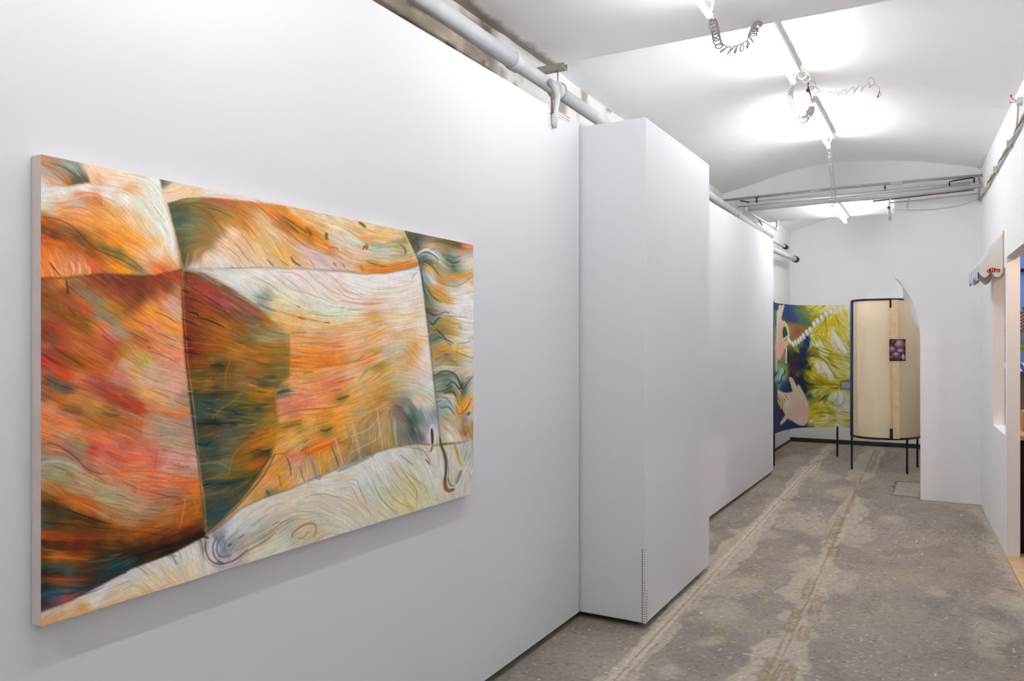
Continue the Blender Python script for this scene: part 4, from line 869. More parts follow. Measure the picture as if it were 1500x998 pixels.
# ---------------------------------------------------------------- floor: worn concrete with two filled grooves
def floor_colours(X,Y):
    h,w=X.shape
    def fb(c,sd): return .55*fnoise(h,w,c,sd)+.3*fnoise(h,w,c/2.3,sd+50)+.15*fnoise(h,w,c/5.,sd+90)
    base=hexs('8d847d'); warm=hexs('9a8d7e'); dark=hexs('79716a'); pale=hexs('b3a796'); paler=hexs('c2b7a8'); pit=hexs('8a7658')
    col=np.ones((h,w,3))*base
    def over(m,c): col[:]=col*(1-m[...,None])+c*m[...,None]
    sm=lambda x,a,b:np.clip((x-a)/(b-a),0,1)**2*(3-2*np.clip((x-a)/(b-a),0,1))
    n1=fb(60,1); n2=fb(28,2); n3=fb(11,3); n4=fb(90,4)
    over(sm(n1,.45,.7)*.6,warm); over(sm(n2,.52,.75)*.5,dark); over(sm(n4,.55,.75)*.4,dark)
    # pale screed patches
    pm=np.zeros((h,w))
    for x,y,a,b in PATCHES:
        d=np.sqrt(((X-x)/a)**2+((Y-y)/b)**2)+(n2-.5)*1.5+(n3-.5)*.7
        pm=np.maximum(pm,1-sm(d,.75,1.0))
    over(blur(pm,1)*(.33+.38*n3),pale)
    xl=-1.298-(Y-3.314)*.0214; xr=-.681-(Y-3.592)*.0255
    dl=np.abs(X-xl+(n2-.5)*.03); dr=np.abs(X-xr+(n2-.5)*.03)
    over((1-sm(dl+(n1-.5)*.22+(n3-.5)*.05,.075,.09))*.7,pale); over((1-sm(dl+(n3-.5)*.03,.025,.04))*.6,paler)
    over((1-sm(dr+(n1-.5)*.34+(n3-.5)*.06,.075,.09))*.7,pale)
    # pits along the right groove
    n5=fb(5,9)
    for y0,y1,off,wd in PITS:
        wd=wd*.72; n3=n5
        m=(1-sm(np.abs(X-xr-off)+(n3-.5)*.035,wd*.75,wd))*sm(Y+(n3-.5)*.15,y0-.03,y0+.03)*(1-sm(Y+(n3-.5)*.15,y1-.03,y1+.03))
        ed=(1-sm(np.abs(X-xr-off)+(n3-.5)*.035,wd*1.1,wd*1.35))*sm(Y+(n3-.5)*.15,y0-.05,y0)*(1-sm(Y+(n3-.5)*.15,y1,y1+.05))
        over(ed*.5,hexs('6a5c4c')); over(m*.6,np.where(fnoise(h,w,2.2,33)[...,None]>.5,hexs('b8a88e'),hexs('9a8a72')))
    # grooves
    over((1-sm(np.abs(X-xl),.002,.007))*(.35+.4*n1),hexs('6f6154')); over((1-sm(np.abs(X-xl-.035-(n2-.5)*.02),.002,.006))*.35*sm(n1,.4,.5),hexs('7a6c5c'))
    over((1-sm(np.abs(X-xr),.002,.006))*(.3+.4*n1),hexs('6f6154'))
    over((1-sm(np.abs(X-xr+.03),.003,.009))*.45*(1-sm(Y,3.9,4.8)),hexs('6c665f'))
    # slab edges and cracks towards the back
    for a,b,wd in CRACKS:
        a=np.array(a);b=np.array(b);d=b-a;t=np.clip(((X-a[0])*d[0]+(Y-a[1])*d[1])/(d@d),0,1)
        D=np.hypot(X-a[0]-t*d[0],Y-a[1]-t*d[1])+(n3-.5)*.03
        over((1-sm(D,wd*.4,wd))*.7,hexs('5a5148'))
    over((1-sm(np.maximum(np.abs(X+.36)/.115,np.abs(Y-9.04)/.42),.94,1.0))*.75,hexs('aaa39a'))
    # dusty strip along the right wall and the doorstep
    xw=.275-(Y-8.445)*.0461
    over((1-sm(xw-X+(n2-.5)*.16,.02,.12))*.6*(Y<8.5),paler)
    over((1-sm(8.44-Y+(n2-.5)*.2,.02,.16))*sm(X,-.25,-.15)*.5*(Y<8.46),paler)
    sp=fnoise(h,w,1.6,21); over(sm(sp,.86,.93)*.5,hexs('cfc6ba')); sp=fnoise(h,w,1.7,22); over(sm(sp,.87,.94)*.55,hexs('4f4943'))
    sp=fnoise(h,w,2.6,23); over(sm(sp,.95,.98)*.8,hexs('dcd6cc'))
    for x,y in FLECKS:
        for i in range(3):
            g=np.random.RandomState(int(abs(x*997+y*131))+i); px,py=x+g.randn()*.04,y+g.randn()*.1; over((1-sm(np.hypot((X-px)/1.6,(Y-py)),.005,.011))*.9,hexs('c9a53a'))
    return np.clip(col*(1+(fnoise(h,w,1.3,40)-.5)[...,None]*.16),0,1),pm,dl,dr,n1,n3
PATCHES=[(-1.12,6.96,.17,.4),(-.93,6.71,.12,.23),(-1.42,9.72,.16,.44),(-1.4,7.69,.22,.35),(-.83,5.55,.14,.25),(-.74,5.89,.09,.2),(-.76,7.87,.11,.5),(-.89,8.56,.14,.33),(-.03,5.37,.12,.12),(.25,8.3,.2,.2),(.3,5.39,.1,.38),(.2,4.73,.12,.36),(-.75,3.93,.1,.16),(-1.15,4.87,.17,.27),(-1.11,4.46,.12,.25),(-1.03,3.93,.08,.12),(-1.63,5.94,.06,.22),(-1.36,6.34,.2,.19),(-1.15,9.34,.15,.3),(-.94,6.1,.08,.17),(-.62,4.6,.09,.2),(-.6,5.3,.1,.3),(-.62,6.6,.1,.5),(-.39,7.43,.1,.14),(-1.1,3.5,.1,.12)]
PITS=[(3.45,3.85,-.02,.05),(3.6,3.8,.06,.03),(4.18,4.35,.05,.035),(4.28,4.62,-.03,.03),(4.6,4.92,.06,.035),(4.88,5.25,-.02,.03),(5.9,6.15,.03,.04),(6.15,7.3,-.02,.04),(7.5,8.6,0,.025),(9.2,9.5,-.03,.04),(10,12.1,.04,.045)]
CRACKS=[((-.48,9.46),(-.48,9.14),.026),((-.48,9.14),(-.465,8.60),.022),((-.465,8.60),(-.23,8.57),.03),((-.48,9.47),(-.24,9.48),.03),((-1.95,10.3),(-1.45,10.35),.012),((-1.9,9.6),(-1.5,9.55),.01),((-1.5,10.1),(-1.42,10.7),.016),((-1.9,11.3),(-1.46,11.3),.01)]
FLECKS=[(-1.1,5.69),(-.95,5.58),(-1.09,5.97),(-1.1,5.31),(-1.09,5.06),(-.98,4.84),(-1.09,4.9),(-1.02,5.26),(-.97,4.06)]
ys=np.concatenate([np.linspace(-3.3,2.2,12)[:-1],np.arange(2.2,6.5,.009),np.arange(6.5,12.62,.02)]); xs=np.concatenate([np.linspace(-2.2,-1.9,4)[:-1],np.arange(-1.9,.62,.0085),np.linspace(.62,2.6,12)])
GX,GY=np.meshgrid(xs,ys)
FC,pm,dl,dr,n1,n3=floor_colours(GX,GY)
GZ=(n1-.5)*.006+(n3-.5)*.002-.004*np.exp(-(dl/.006)**2)-.005*np.exp(-(dr/.007)**2)-.003
GZ[ys<2.2]=-.003
FLOORM=painted('worn_concrete',.82,.5,180.)
struct(grid_object('floor',np.stack([GX,GY,GZ],-1).reshape(-1,3),len(ys),len(xs),FLOORM,None,FC.reshape(-1,3)))
# ---------------------------------------------------------------- walls and ceilings
RX=lambda y:.275-(y-8.445)*.0461            # room face of the splayed right wall
# rough old wall behind the white panels, bare towards the camera
yy=np.concatenate([np.linspace(-3.3,1.4,6)[:-1],np.arange(1.4,12.7,.035)]); zz=np.concatenate([[0,1.2,2.5],np.arange(2.56,3.75,.022)])
WY,WZ=np.meshgrid(yy,zz); h,w=WY.shape
rn=.5*fnoise(h,w,9,71)+.3*fnoise(h,w,4,72)+.2*fnoise(h,w,1.7,73)
bare=np.clip((3.72-WY+(fnoise(h,w,6,74)-.5)*1.2)*1.6,0,1)
chip=np.clip((fnoise(h,w,5,75)*.6+fnoise(h,w,2,76)*.4-.62)*9,0,1)*(WY<9.2)*(WZ<3.4)
wc=np.ones((h,w,3))*hexs('e2e1df'); bc=hexs('857b6f')*(1-rn[...,None]*.0)+(rn[...,None]-.5)*np.array([.6,.57,.52])
bc=np.where(fnoise(h,w,2.2,78)[...,None]>.8,hexs('5a4c3c'),bc); bc=np.where(fnoise(h,w,2.6,79)[...,None]>.82,hexs('a89c8c'),bc)
wc=wc*(1-bare[...,None])+bc*bare[...,None]; wc=wc*(1-(chip*(1-bare)*.75)[...,None])+hexs('8d8174')*(chip*(1-bare)*.75)[...,None]
wx=-2.1+(rn-.5)*.035*np.clip((9.4-WY),0,1)
ROUGHW=painted('rough_old_plaster',.9,.8,90.)
struct(grid_object('wall_left',np.stack([wx,WY,WZ],-1).reshape(-1,3),h,w,ROUGHW,None,np.clip(wc,0,1).reshape(-1,3)))
struct(MB().box((-2.3,-3.3,0),(-2.14,12.7,3.8)).build('wall_left',WHITE))
# white display panels that hang just clear of the floor
o=MB().box((-1.85,-3.2,.038),(-1.75,3.893,2.695)).build('wall_left',PANEL); struct(o)
o=MB().box((-1.85,5.17,.036),(-1.75,9.33,2.70)).build('wall_left',PANEL); struct(o)
pil=struct(MB().box((-1.86,3.912,.033),(-1.376,5.158,2.683),.003).build('pillar',PANEL))
# perforated corner strip showing through the filler at the foot of the boxed pillar
def bead_mat(name,ax,pitch,col='e2dfda',hole=.055):
    m,n,l,b=nodes(name); b.inputs['Roughness'].default_value=.5
    tc=n.new('ShaderNodeTexCoord'); sp=n.new('ShaderNodeSeparateXYZ'); l.new(tc.outputs['Object'],sp.inputs[0])
    def wv(o,p,off=0.):
        a=n.new('ShaderNodeMath'); a.operation='MULTIPLY_ADD'; a.inputs[1].default_value=1/p; a.inputs[2].default_value=off; l.new(o,a.inputs[0])
        f=n.new('ShaderNodeMath'); f.operation='FRACT'; l.new(a.outputs[0],f.inputs[0]); g=n.new('ShaderNodeMath'); g.operation='SUBTRACT'; g.inputs[1].default_value=.5; l.new(f.outputs[0],g.inputs[0]); q=n.new('ShaderNodeMath'); q.operation='POWER'; q.inputs[1].default_value=2; l.new(g.outputs[0],q.inputs[0]); return q.outputs[0]
    s=n.new('ShaderNodeMath'); s.operation='ADD'; l.new(wv(sp.outputs[ax[0]],pitch[0]),s.inputs[0]); l.new(wv(sp.outputs[ax[1]],pitch[1]),s.inputs[1])
    t=n.new('ShaderNodeMath'); t.operation='LESS_THAN'; t.inputs[1].default_value=hole; l.new(s.outputs[0],t.inputs[0])
    mx=n.new('ShaderNodeMix'); mx.data_type='RGBA'; l.new(t.outputs[0],mx.inputs[0]); mx.inputs[6].default_value=srgb(col); mx.inputs[7].default_value=srgb('3a3028'); l.new(mx.outputs[2],b.inputs['Base Color'])
    return m
BEAD=bead_mat('perforated_strip',(0,2),(.0095,.0125))
MB().box((-1.393,3.9095,.034),(-1.376,3.9125,.42)).build('corner_bead',BEAD,pil)
BEADY=bead_mat('perforated_strip_side',(1,2),(.0150,.0150),hole=.11)
MB().box((-1.3765,3.912,.034),(-1.3735,3.93,.20)).build('corner_bead',BEADY,pil)
MB().box((-1.397,3.9092,.034),(-1.3945,3.9122,.42)).build('corner_bead',mat('bare_zinc_edge','8f7f70',.5,.3),pil)
tag(MB().prism([(3.52,2.655),(3.60,2.696),(3.77,2.700),(3.77,2.672)],YZ,-1.7505,-1.7475).build('perforated_strip',BEADY),'short perforated metal strip showing on the panel top under the pipe','metal strip')
# near ceiling: flat soffit
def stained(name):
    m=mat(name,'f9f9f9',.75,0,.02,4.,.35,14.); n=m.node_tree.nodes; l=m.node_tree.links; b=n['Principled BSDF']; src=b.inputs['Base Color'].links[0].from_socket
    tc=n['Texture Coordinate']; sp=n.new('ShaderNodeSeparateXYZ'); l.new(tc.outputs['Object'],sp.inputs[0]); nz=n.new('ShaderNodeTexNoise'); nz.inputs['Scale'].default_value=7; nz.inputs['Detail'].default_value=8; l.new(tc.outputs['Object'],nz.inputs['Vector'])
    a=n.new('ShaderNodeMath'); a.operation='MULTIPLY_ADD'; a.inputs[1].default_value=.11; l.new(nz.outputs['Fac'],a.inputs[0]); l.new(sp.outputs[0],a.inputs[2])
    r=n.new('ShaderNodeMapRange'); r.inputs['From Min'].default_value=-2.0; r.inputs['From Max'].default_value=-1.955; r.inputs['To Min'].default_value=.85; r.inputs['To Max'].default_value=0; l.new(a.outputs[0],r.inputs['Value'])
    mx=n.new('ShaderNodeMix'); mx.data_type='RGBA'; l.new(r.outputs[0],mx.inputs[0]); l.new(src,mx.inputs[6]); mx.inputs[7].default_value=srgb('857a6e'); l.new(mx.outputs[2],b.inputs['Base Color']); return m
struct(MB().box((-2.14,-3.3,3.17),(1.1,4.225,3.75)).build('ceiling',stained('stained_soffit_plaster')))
# shallow barrel vault over the corridor
PROF=[(-2.14,3.10),(-1.81,3.17),(-1.465,3.262),(-1.13,3.315),(-.95,3.322),(-.75,3.312),(-.39,3.266),(-.04,3.20),(.275,3.126),(.62,3.05)]
def vault(y0,y1,prof,lift0=0.,lift1=0.,ny=6):
    P=spline(prof,5); n=len(P); v=[]; f=[]
    for j in range(ny+1):
        t=j/ny; y=y0+(y1-y0)*t; lf=lift0*(1-t)+lift1*t
        for x,z in P: v.append((x,y,z+lf*np.clip((-.9-x)/1.2,0,1)))
        for x,z in P: v.append((x,y,3.75))
    for j in range(ny):
        for i in range(n-1): a=j*2*n+i; b=a+2*n; f.append([a,a+1,b+1,b]); f.append([a+n,b+n,b+n+1,a+n+1])
    m=MB().add(v,f,True); return m
struct(vault(4.22,8.46,PROF,.07,0).build('ceiling',PLASTER))
PROF2=[(-2.14,3.19),(-1.78,3.308),(-1.3,3.404),(-.8,3.43),(-.3,3.37),(.3,3.2)]
struct(vault(9.86,12.6,PROF2).build('ceiling',PLASTER))
# cross wall: lunette above, beam soffit, pier with a swooping edge on the right
pier=[(-2.14,3.75),(-2.14,2.975),(-.448,2.975),(-.448,2.15)]+[tuple(p) for p in spline([(-.446,2.14),(-.401,2.10),(-.354,2.025),(-.307,1.945),(-.272,1.852),(-.243,1.74),(-.228,1.6),(-.225,1.5)],4)]+[(-.223,0),(.36,0),(.36,3.75)]
ss=lambda t:np.clip(t,0,1)**2*(3-2*np.clip(t,0,1))
sh=lambda z:.09*ss((z-1.5)/.3)*(1-ss((z-2.0)/.14))
bm_=MB().prism(pier,XZ,8.445,9.87); npier=len(pier)
bm_.v=bm_.v[:npier]+[(x-(sh(z) if -.5<x<0 else 0),y,z) for x,y,z in bm_.v[npier:]]
struct(bm_.build('wall_middle',WHITE),'white cross wall with a swooping edge above and beside the opening','wall')
struct(MB().box((-2.14,12.545,0),(.4,12.7,2.64)).box((-2.14,12.56,2.64),(.4,12.7,3.75)).build('wall_back',WHITE))
struct(MB().box((-2.1,12.525,0),(.3,12.546,.062)).build('baseboard_back',mat('dark_skirting','3a352f',.6,0,.15,15.)))
struct(MB().box((-2.1,9.34,0),(-2.082,12.525,.03)).build('baseboard_left',mat('dark_skirting_side','3a352f',.6,0,.15,15.)))
struct(MB().box((-2.3,-3.45,0),(1.2,-3.3,3.75)).build('wall_front',WHITE))
# right wall, cut by a serving window and a doorway
TH=.078
rw=MB()
def rseg(y0,y1,z0,z1): rw.add([(RX(y0),y0,z0),(RX(y1),y1,z0),(RX(y1)+TH,y1,z0),(RX(y0)+TH,y0,z0),(RX(y0),y0,z1),(RX(y1),y1,z1),(RX(y1)+TH,y1,z1),(RX(y0)+TH,y0,z1)],[[3,2,1,0],[4,5,6,7],[0,1,5,4],[1,2,6,5],[2,3,7,6],[3,0,4,7]])
rseg(-3.3,5.42,0,3.75); rseg(5.42,6.468,2.105,3.75); rseg(6.56,7.37,0,.845); rseg(6.468,8.445,2.105,3.75); rseg(6.56,7.37,2.04,2.105); rseg(7.37,8.445,0,2.105); rseg(9.87,12.6,0,3.75); rseg(8.445,9.87,0,3.75)
struct(rw.build('wall_right',WHITE))
struct(MB().add([(RX(6.468),6.468,0),(RX(6.56),6.56,0),(RX(6.56)+TH,6.56,0),(RX(6.468)+TH,6.468,0),(RX(6.468),6.468,2.105),(RX(6.56),6.56,2.105),(RX(6.56)+TH,6.56,2.105),(RX(6.468)+TH,6.468,2.105)],[[3,2,1,0],[4,5,6,7],[0,1,5,4],[1,2,6,5],[2,3,7,6],[3,0,4,7]]).build('trim_1',WHITE),'white post between the serving window and the doorway','post')
struct(MB().add([(RX(5.42)-.004,5.42,-.01),(RX(6.466)-.004,6.466,-.01),(RX(6.466)+TH+.02,6.466,-.01),(RX(5.42)+TH+.02,5.42,-.01),(RX(5.42)-.004,5.42,.014),(RX(6.466)-.004,6.466,.014),(RX(6.466)+TH+.02,6.466,.014),(RX(5.42)+TH+.02,5.42,.014)],[[3,2,1,0],[4,5,6,7],[0,1,5,4],[1,2,6,5],[2,3,7,6],[3,0,4,7]]).build('trim_2',mat('worn_wood_threshold','c6a57c',.6,0,.12,9.,.1,50.,col2='d8bd98')),'worn pale wooden threshold in the doorway','threshold')
# small moulding where the vault meets the right wall
struct(MB().tube([(RX(y)-.012,y,3.135+.03*(8.445-y)/2.8) for y in (8.44,6.67,5.62,4.23)],.02,10).build('trim_3',PLASTER))
# ---------------------------------------------------------------- the large painting on the left panel
Pc=np.array([(-1.713,.982,1.909),(-1.713,2.748,1.907),(-1.713,2.748,.8795),(-1.713,.982,.8865)])   # corners: top near, top far, bottom far, bottom near
PX=np.array([(56.,225.6),(688.,360.),(689.5,722.),(57.5,914.)])                                      # the same corners in the sketch
pr=rock_painting(); nu,nv=620,760
ey=np.array(Pc[1]-Pc[0]); 
cv=root('canvas_painting',(-1.7125,1.865,.88),'large unframed canvas of orange and white folded rock on the left wall','painting')
U,Vv=np.meshgrid(np.linspace(0,1,nv),np.linspace(0,1,nu))
def homog(src,dst):
    A=[];b=[]
    for (x,y),(u,v) in zip(src,dst): A+=[[x,y,1,0,0,0,-u*x,-u*y],[0,0,0,x,y,1,-v*x,-v*y]]; b+=[u,v]
    return np.append(np.linalg.solve(np.array(A,float),np.array(b,float)),1).reshape(3,3)
Hm=homog([(0,0),(1,0),(1,1),(0,1)],PX); q=np.stack([U,Vv,np.ones_like(U)],-1)@Hm.T; px,py=q[...,0]/q[...,2],q[...,1]/q[...,2]
colr=sample(pr.img,(px-pr.x0)*pr.k-.5,(py-pr.y0)*pr.k-.5)
pos=(1-U)[...,None]*((1-Vv)[...,None]*Pc[0]+Vv[...,None]*Pc[3])+U[...,None]*((1-Vv)[...,None]*Pc[1]+Vv[...,None]*Pc[2])
colr=np.clip(.6+(colr-.6)*1.13,0,1); colr=(lin(colr)*1.08); colr=np.clip(np.where(colr<=.0031308,12.92*colr,1.055*np.clip(colr,1e-6,None)**(1/2.4)-.055),0,1)
PAINT=painted('oil_paint_on_canvas',.5,.2,420.)
grid_object('painted_face',pos.reshape(-1,3),nu,nv,PAINT,cv,colr.reshape(-1,3))
def canvas_body(P,x0,x1): return MB().prism([(p[1],p[2]) for p in P],YZ,x0,x1)
canvas_body(Pc,-1.7475,-1.7142).build('stretched_canvas',PRIMED,cv)
# ---------------------------------------------------------------- fluorescent lamps
def lamp(x,y0,y1,zt,xb,zb,label,TUBE=TUBE):
    r=root('fluorescent_light',((x+xb)/2,(y0+y1)/2,zb),label,'ceiling light','bare fluorescent tubes along the ceiling')
    MB().box((xb-.014,y0+.02,zb-.016),(xb+.014,y1-.04,zb+.018),.003).build('batten',PIPEW,r)
    tb=MB().tube([(x,y0+.025,zt),(x,y1-.025,zt)],.0135,14).build('tube',TUBE,r)
    for a,b in ((y0,y0+.026),(y1-.026,y1)): MB().tube([(x,a,zt),(x,b,zt)],.0142,14).build('end_cap',CAP,tb)
    for y in (y0+.012,y1-.012):
        m=MB().tube([(x,y,zt),(x+(xb-x)*.15,y,zt+.03),(xb,y+(.03 if y<(y0+y1)/2 else -.05),zb-.012)],.005,8); m.build('lamp_holder',PIPEW,r)
    return r
lamp(-.968,2.43,3.66,3.03,-.93,3.15,'bare lit tube under the flat soffit, cut off by the top of the photo',TUBE_DIM)
lamp(-.885,4.235,5.425,3.22,-.855,3.292,'bare lit tube nearest the camera under the vault, just past the soffit edge',TUBE_DIM)
lamp(-.90,6.10,7.30,3.21,-.865,3.292,'bare lit tube further down the vault, with a coiled cable hanging at each end')
lamp(-1.02,8.52,9.72,2.895,-1.0,2.955,'farthest lit tube on the beam behind the cross pipes',TUBE_DIM)
lamp(-1.0,10.25,11.45,3.27,-.97,3.37,'lit tube added in the rear vault, unseen behind the beam')  # added out of view to brighten the back wall
lamp(-.97,.55,1.75,3.03,-.93,3.15,'bare lit tube added on the soffit above the camera, out of the picture',TUBE_BRIGHT)  # unseen tube added to raise the brightness of the near room
lamp(-.97,-1.45,-.25,3.03,-.93,3.15,'rearmost bare lit tube added unseen on the soffit behind the camera',TUBE_BRIGHT)  # second tube added behind the camera as extra light
# ---------------------------------------------------------------- coiled cables
def coil(path,R,turns,rad,name,label,material,r0=None,n_path=14,ends=True):
    P=spline(path,n_path); d=np.r_[0,np.cumsum(np.linalg.norm(np.diff(P,axis=0),axis=1))]; L=d[-1]
    m=max(40,int(turns*16)); s=np.linspace(0,1,m); ctr=np.stack([np.interp(s*L,d,P[:,k]) for k in range(3)],-1)
    tg=np.gradient(ctr,axis=0); tg/=np.linalg.norm(tg,axis=1)[:,None]+1e-9
    up=np.array((.3,.7,.65)); a=np.cross(tg,up); a/=np.linalg.norm(a,axis=1)[:,None]+1e-9; b=np.cross(tg,a)
    rr=R*(np.clip(np.minimum(s,1-s)*14,0.05,1) if ends else 1)
    if r0 is not None: rr=rr*np.interp(s,np.linspace(0,1,len(r0)),r0)
    a=a*.75+tg*.66; a/=np.linalg.norm(a,axis=1)[:,None]; q=2*np.pi*turns*s; rr=np.broadcast_to(rr,s.shape)
    H=ctr+rr[:,None]*(np.cos(q)[:,None]*a+np.sin(q)[:,None]*b)
    return tag(MB().tube(H,rad,7).build(name,material),label,'cable','coiled lamp cables')
coil([(-.968,3.665,3.03),(-.985,3.80,3.02),(-.995,3.9,2.99),(-.965,3.93,2.965),(-.915,3.94,2.963),(-.87,3.97,2.99),(-.85,4.0,3.04),(-.855,4.1,3.12),(-.865,4.27,3.2)],.0215,26,.0038,'coiled_cable','grey coiled cable sagging below the soffit edge between the first two tubes',GREYC)
coil([(-.885,5.43,3.215),(-.93,5.55,3.20),(-.925,5.62,3.12),(-.905,5.66,3.055),(-.87,5.7,3.045),(-.845,5.8,3.10),(-.85,5.95,3.18),(-.88,6.1,3.22)],.021,34,.0034,'coiled_cable','pale coiled cable bunched in a loop between the middle two tubes',CABLE,r0=[.6,1,1.1,1.2,1.25,1.1,.8])
coil([(-.855,5.40,3.295),(-.80,5.55,3.245),(-.76,5.6,3.19),(-.67,5.6,3.165),(-.56,5.6,3.165),(-.46,5.6,3.18),(-.41,5.6,3.185)],.026,13,.0036,'coiled_cable','stretched coiled cable reaching sideways to the right under the vault',CABLE,r0=[1.2,1.3,.9,.75,.8,1,.6])
tt=root('loose_wire_end',(-.395,5.6,3.185),'loose cable end with red and green wires hanging from the vault','wires')
MB().tube([(-.41,5.6,3.185),(-.385,5.6,3.165),(-.383,5.6,3.13)],.003,7).build('sheath',CABLE,tt)
MB().tube([(-.383,5.6,3.14),(-.39,5.6,3.115)],.0035,7).ball((-.392,5.6,3.106),.008,6).build('red_wire_nut',mat('red_plastic','d8502c',.4),tt)
MB().tube([(-.383,5.6,3.14),(-.378,5.6,3.12),(-.372,5.6,3.105)],.0018,6).build('green_wire',mat('green_plastic','4c9060',.4),tt)
MB().tube([(-.384,5.6,3.14),(-.388,5.6,3.125),(-.386,5.6,3.112)],.0018,6).build('blue_wire',mat('blue_plastic','4060b0',.4),tt)
MB().tube([(-.41,5.6,3.185),(-.415,5.6,3.22),(-.435,5.6,3.24),(-.455,5.6,3.22),(-.44,5.6,3.195)],.0022,7).build('loop',GREYC,tt)
coil([(-.90,7.31,3.2),(-.905,7.42,3.14),(-.925,7.75,3.0),(-.945,8.05,2.86),(-.955,8.17,2.79),(-.965,8.22,2.745)],.021,24,.0036,'coiled_cable','long coiled cable hanging from the vault down in front of the cross pipes',CABLE,r0=[.7,1,1,1,1.1,1.2])
hk=tag(MB().tube([(-.84,5.72,3.31),(-.838,5.72,3.262),(-.832,5.72,3.235),(-.822,5.72,3.21),(-.82,5.72,3.185),(-.83,5.72,3.17),(-.843,5.72,3.178),(-.845,5.72,3.19)],.005,8).ball((-.84,5.72,3.25),.014,7).build('ceiling_hook',RUST),'rusty iron hook in the vault between the middle tubes','hook')
# ---------------------------------------------------------------- big drain pipe over the panels
pz=lambda y:2.93-(y-2.6)*.0170
dp=root('drain_pipe',(-1.9,6,pz(6)),'long grey drain pipe running above the white wall panels','pipe')
dpp=MB().tube([(-1.9,y,pz(y)) for y in (1.2,3.45)],.041,20).tube([(-1.9,y,pz(y)) for y in (3.45,9.95)],.037,20).build('pipe',PIPEM,dp)
for y in (3.44,3.93,8.15,9.9): MB().tube([(-1.9,y-.035,pz(y)),(-1.9,y-.03,pz(y)),(-1.9,y+.03,pz(y)),(-1.9,y+.035,pz(y))],.047,20,rs=[.042,.047,.047,.042]).build('coupling',PIPEM,dpp)
hs=root('pipe_hook',(-1.75,3.58,2.6),'grey forked hook hanging from the drain pipe over the panel edge','hook')
MB().tube([(-1.83,3.70,2.875),(-1.79,3.67,2.835),(-1.752,3.63,2.77),(-1.738,3.58,2.70),(-1.735,3.56,2.645),(-1.737,3.565,2.61),(-1.738,3.572,2.592)],.013,10,rs=[.022,.02,.016,.016,.017,.016,.008]).build('hook_arm',PIPEM,hs)
MB().tube([(-1.745,3.545,2.76),(-1.742,3.55,2.68),(-1.738,3.56,2.62)],.006,8).build('rod',mat('rusty_rod','7a5a48',.7,0,.2,30.),hs)
ab=root('steel_channel',(-1.96,3.95,3.05),'short steel channel bracket sticking out above the drain pipe','bracket')
MB().prism([(-.022,0),(.022,0),(.022,.034),(.018,.034),(.018,.005),(-.018,.005),(-.018,.034),(-.022,.034)],lambda p,q,h:(h,3.95+p,3.026+q),-2.10,-1.855).build('channel',mat('galvanised_channel','a09c8c',.45,.4,.1,12.),ab)
MB().tube([(-1.905,3.95,3.03),(-1.905,3.95,2.95)],.005,8).build('threaded_rod',STEEL,ab)
MB().tube([(-1.9+.048*math.cos(a),3.95,pz(3.95)+.048*math.sin(a)) for a in np.linspace(0,2*math.pi,25)],.006,8).build('pipe_clamp',STEEL,ab)
# smaller pipes past the end of the panels
e1=root('waste_pipe',(-1.95,11.2,2.71),'lower pale pipe ending in a black socket at the back left corner','pipe')
MB().tube([(-1.95,8.9,2.66),(-1.95,10.28,2.697),(-1.95,12.0,2.735)],.036,16).build('pipe',PIPEW,e1); MB().tube([(-1.95,12.0,2.735),(-1.95,12.16,2.739)],.047,16).build('socket',BLACK,e1); MB().tube([(-1.95,12.16,2.739),(-1.95,12.24,2.741)],.03,16).build('stub',PIPEW,e1)
e2=root('conduit_pipe',(-2.0,11,2.85),'thin pale pipe with a black end above the lower pipe in the corner','pipe')
MB().tube([(-2.0,9.4,2.83),(-2.0,11.45,2.862)],.024,14).build('pipe',PIPEW,e2); MB().tube([(-2.0,11.45,2.862),(-2.0,11.62,2.866)],.034,14).build('end_cap',BLACK,e2); MB().tube([(-2.0,11.62,2.866),(-2.0,11.75,2.868)],.016,14).build('stub',PIPEW,e2)
# ---------------------------------------------------------------- pipes crossing in front of the lunette
def crosspipe(pts,r,m,label,name='cross_pipe',cat='pipe',grp='pipes crossing under the lunette'):
    return tag(MB().tube(pts,r,12).build(name,m),label,cat,grp)
c1=crosspipe([(-2.07,8.3,3.008),(-.8,8.3,3.032),(RX(8.3)-.002,8.3,3.03)],.014,STEEL,'topmost metal pipe of the bundle crossing under the lunette')
for x in (-1.15,-.42): MB().tube([(x-.05,8.3,3.025),(x+.05,8.3,3.027)],.019,12).build('coupling',PIPEW,c1)
crosspipe([(-1.85,8.36,2.985),(-.8,8.36,2.978),(RX(8.36)-.002,8.36,2.985)],.007,PIPEW,'thin white pipe second from the top of the crossing bundle')
crosspipe([(-1.93,8.36,2.94),(-.8,8.36,2.947),(.19,8.36,2.967)],.009,PIPEW,'thin pale pipe third from the top of the crossing bundle')
c4=crosspipe([(-1.82,8.25,2.883),(-1.2,8.25,2.895),(-.5,8.25,2.899),(RX(8.25)-.002,8.25,2.925)],.021,PIPEM,'thick grey pipe lowest in the crossing bundle')
MB().tube([(-1.84,8.25,2.883),(-1.80,8.25,2.883)],.028,12).build('end_cap',PIPEW,c4)
crosspipe([(-.62,8.22,2.86),(-.3,8.22,2.872),(.07,8.22,2.885),(.21,8.22,2.89)],.0065,RUST,'thin brown rod under the right half of the crossing bundle')
crosspipe([(-.48,8.3,2.845),(-.2,8.3,2.85),(.1,8.3,2.86),(.25,8.3,2.868)],.006,CABLE,'pale cable lowest on the right of the crossing bundle','wall_cable','cable')
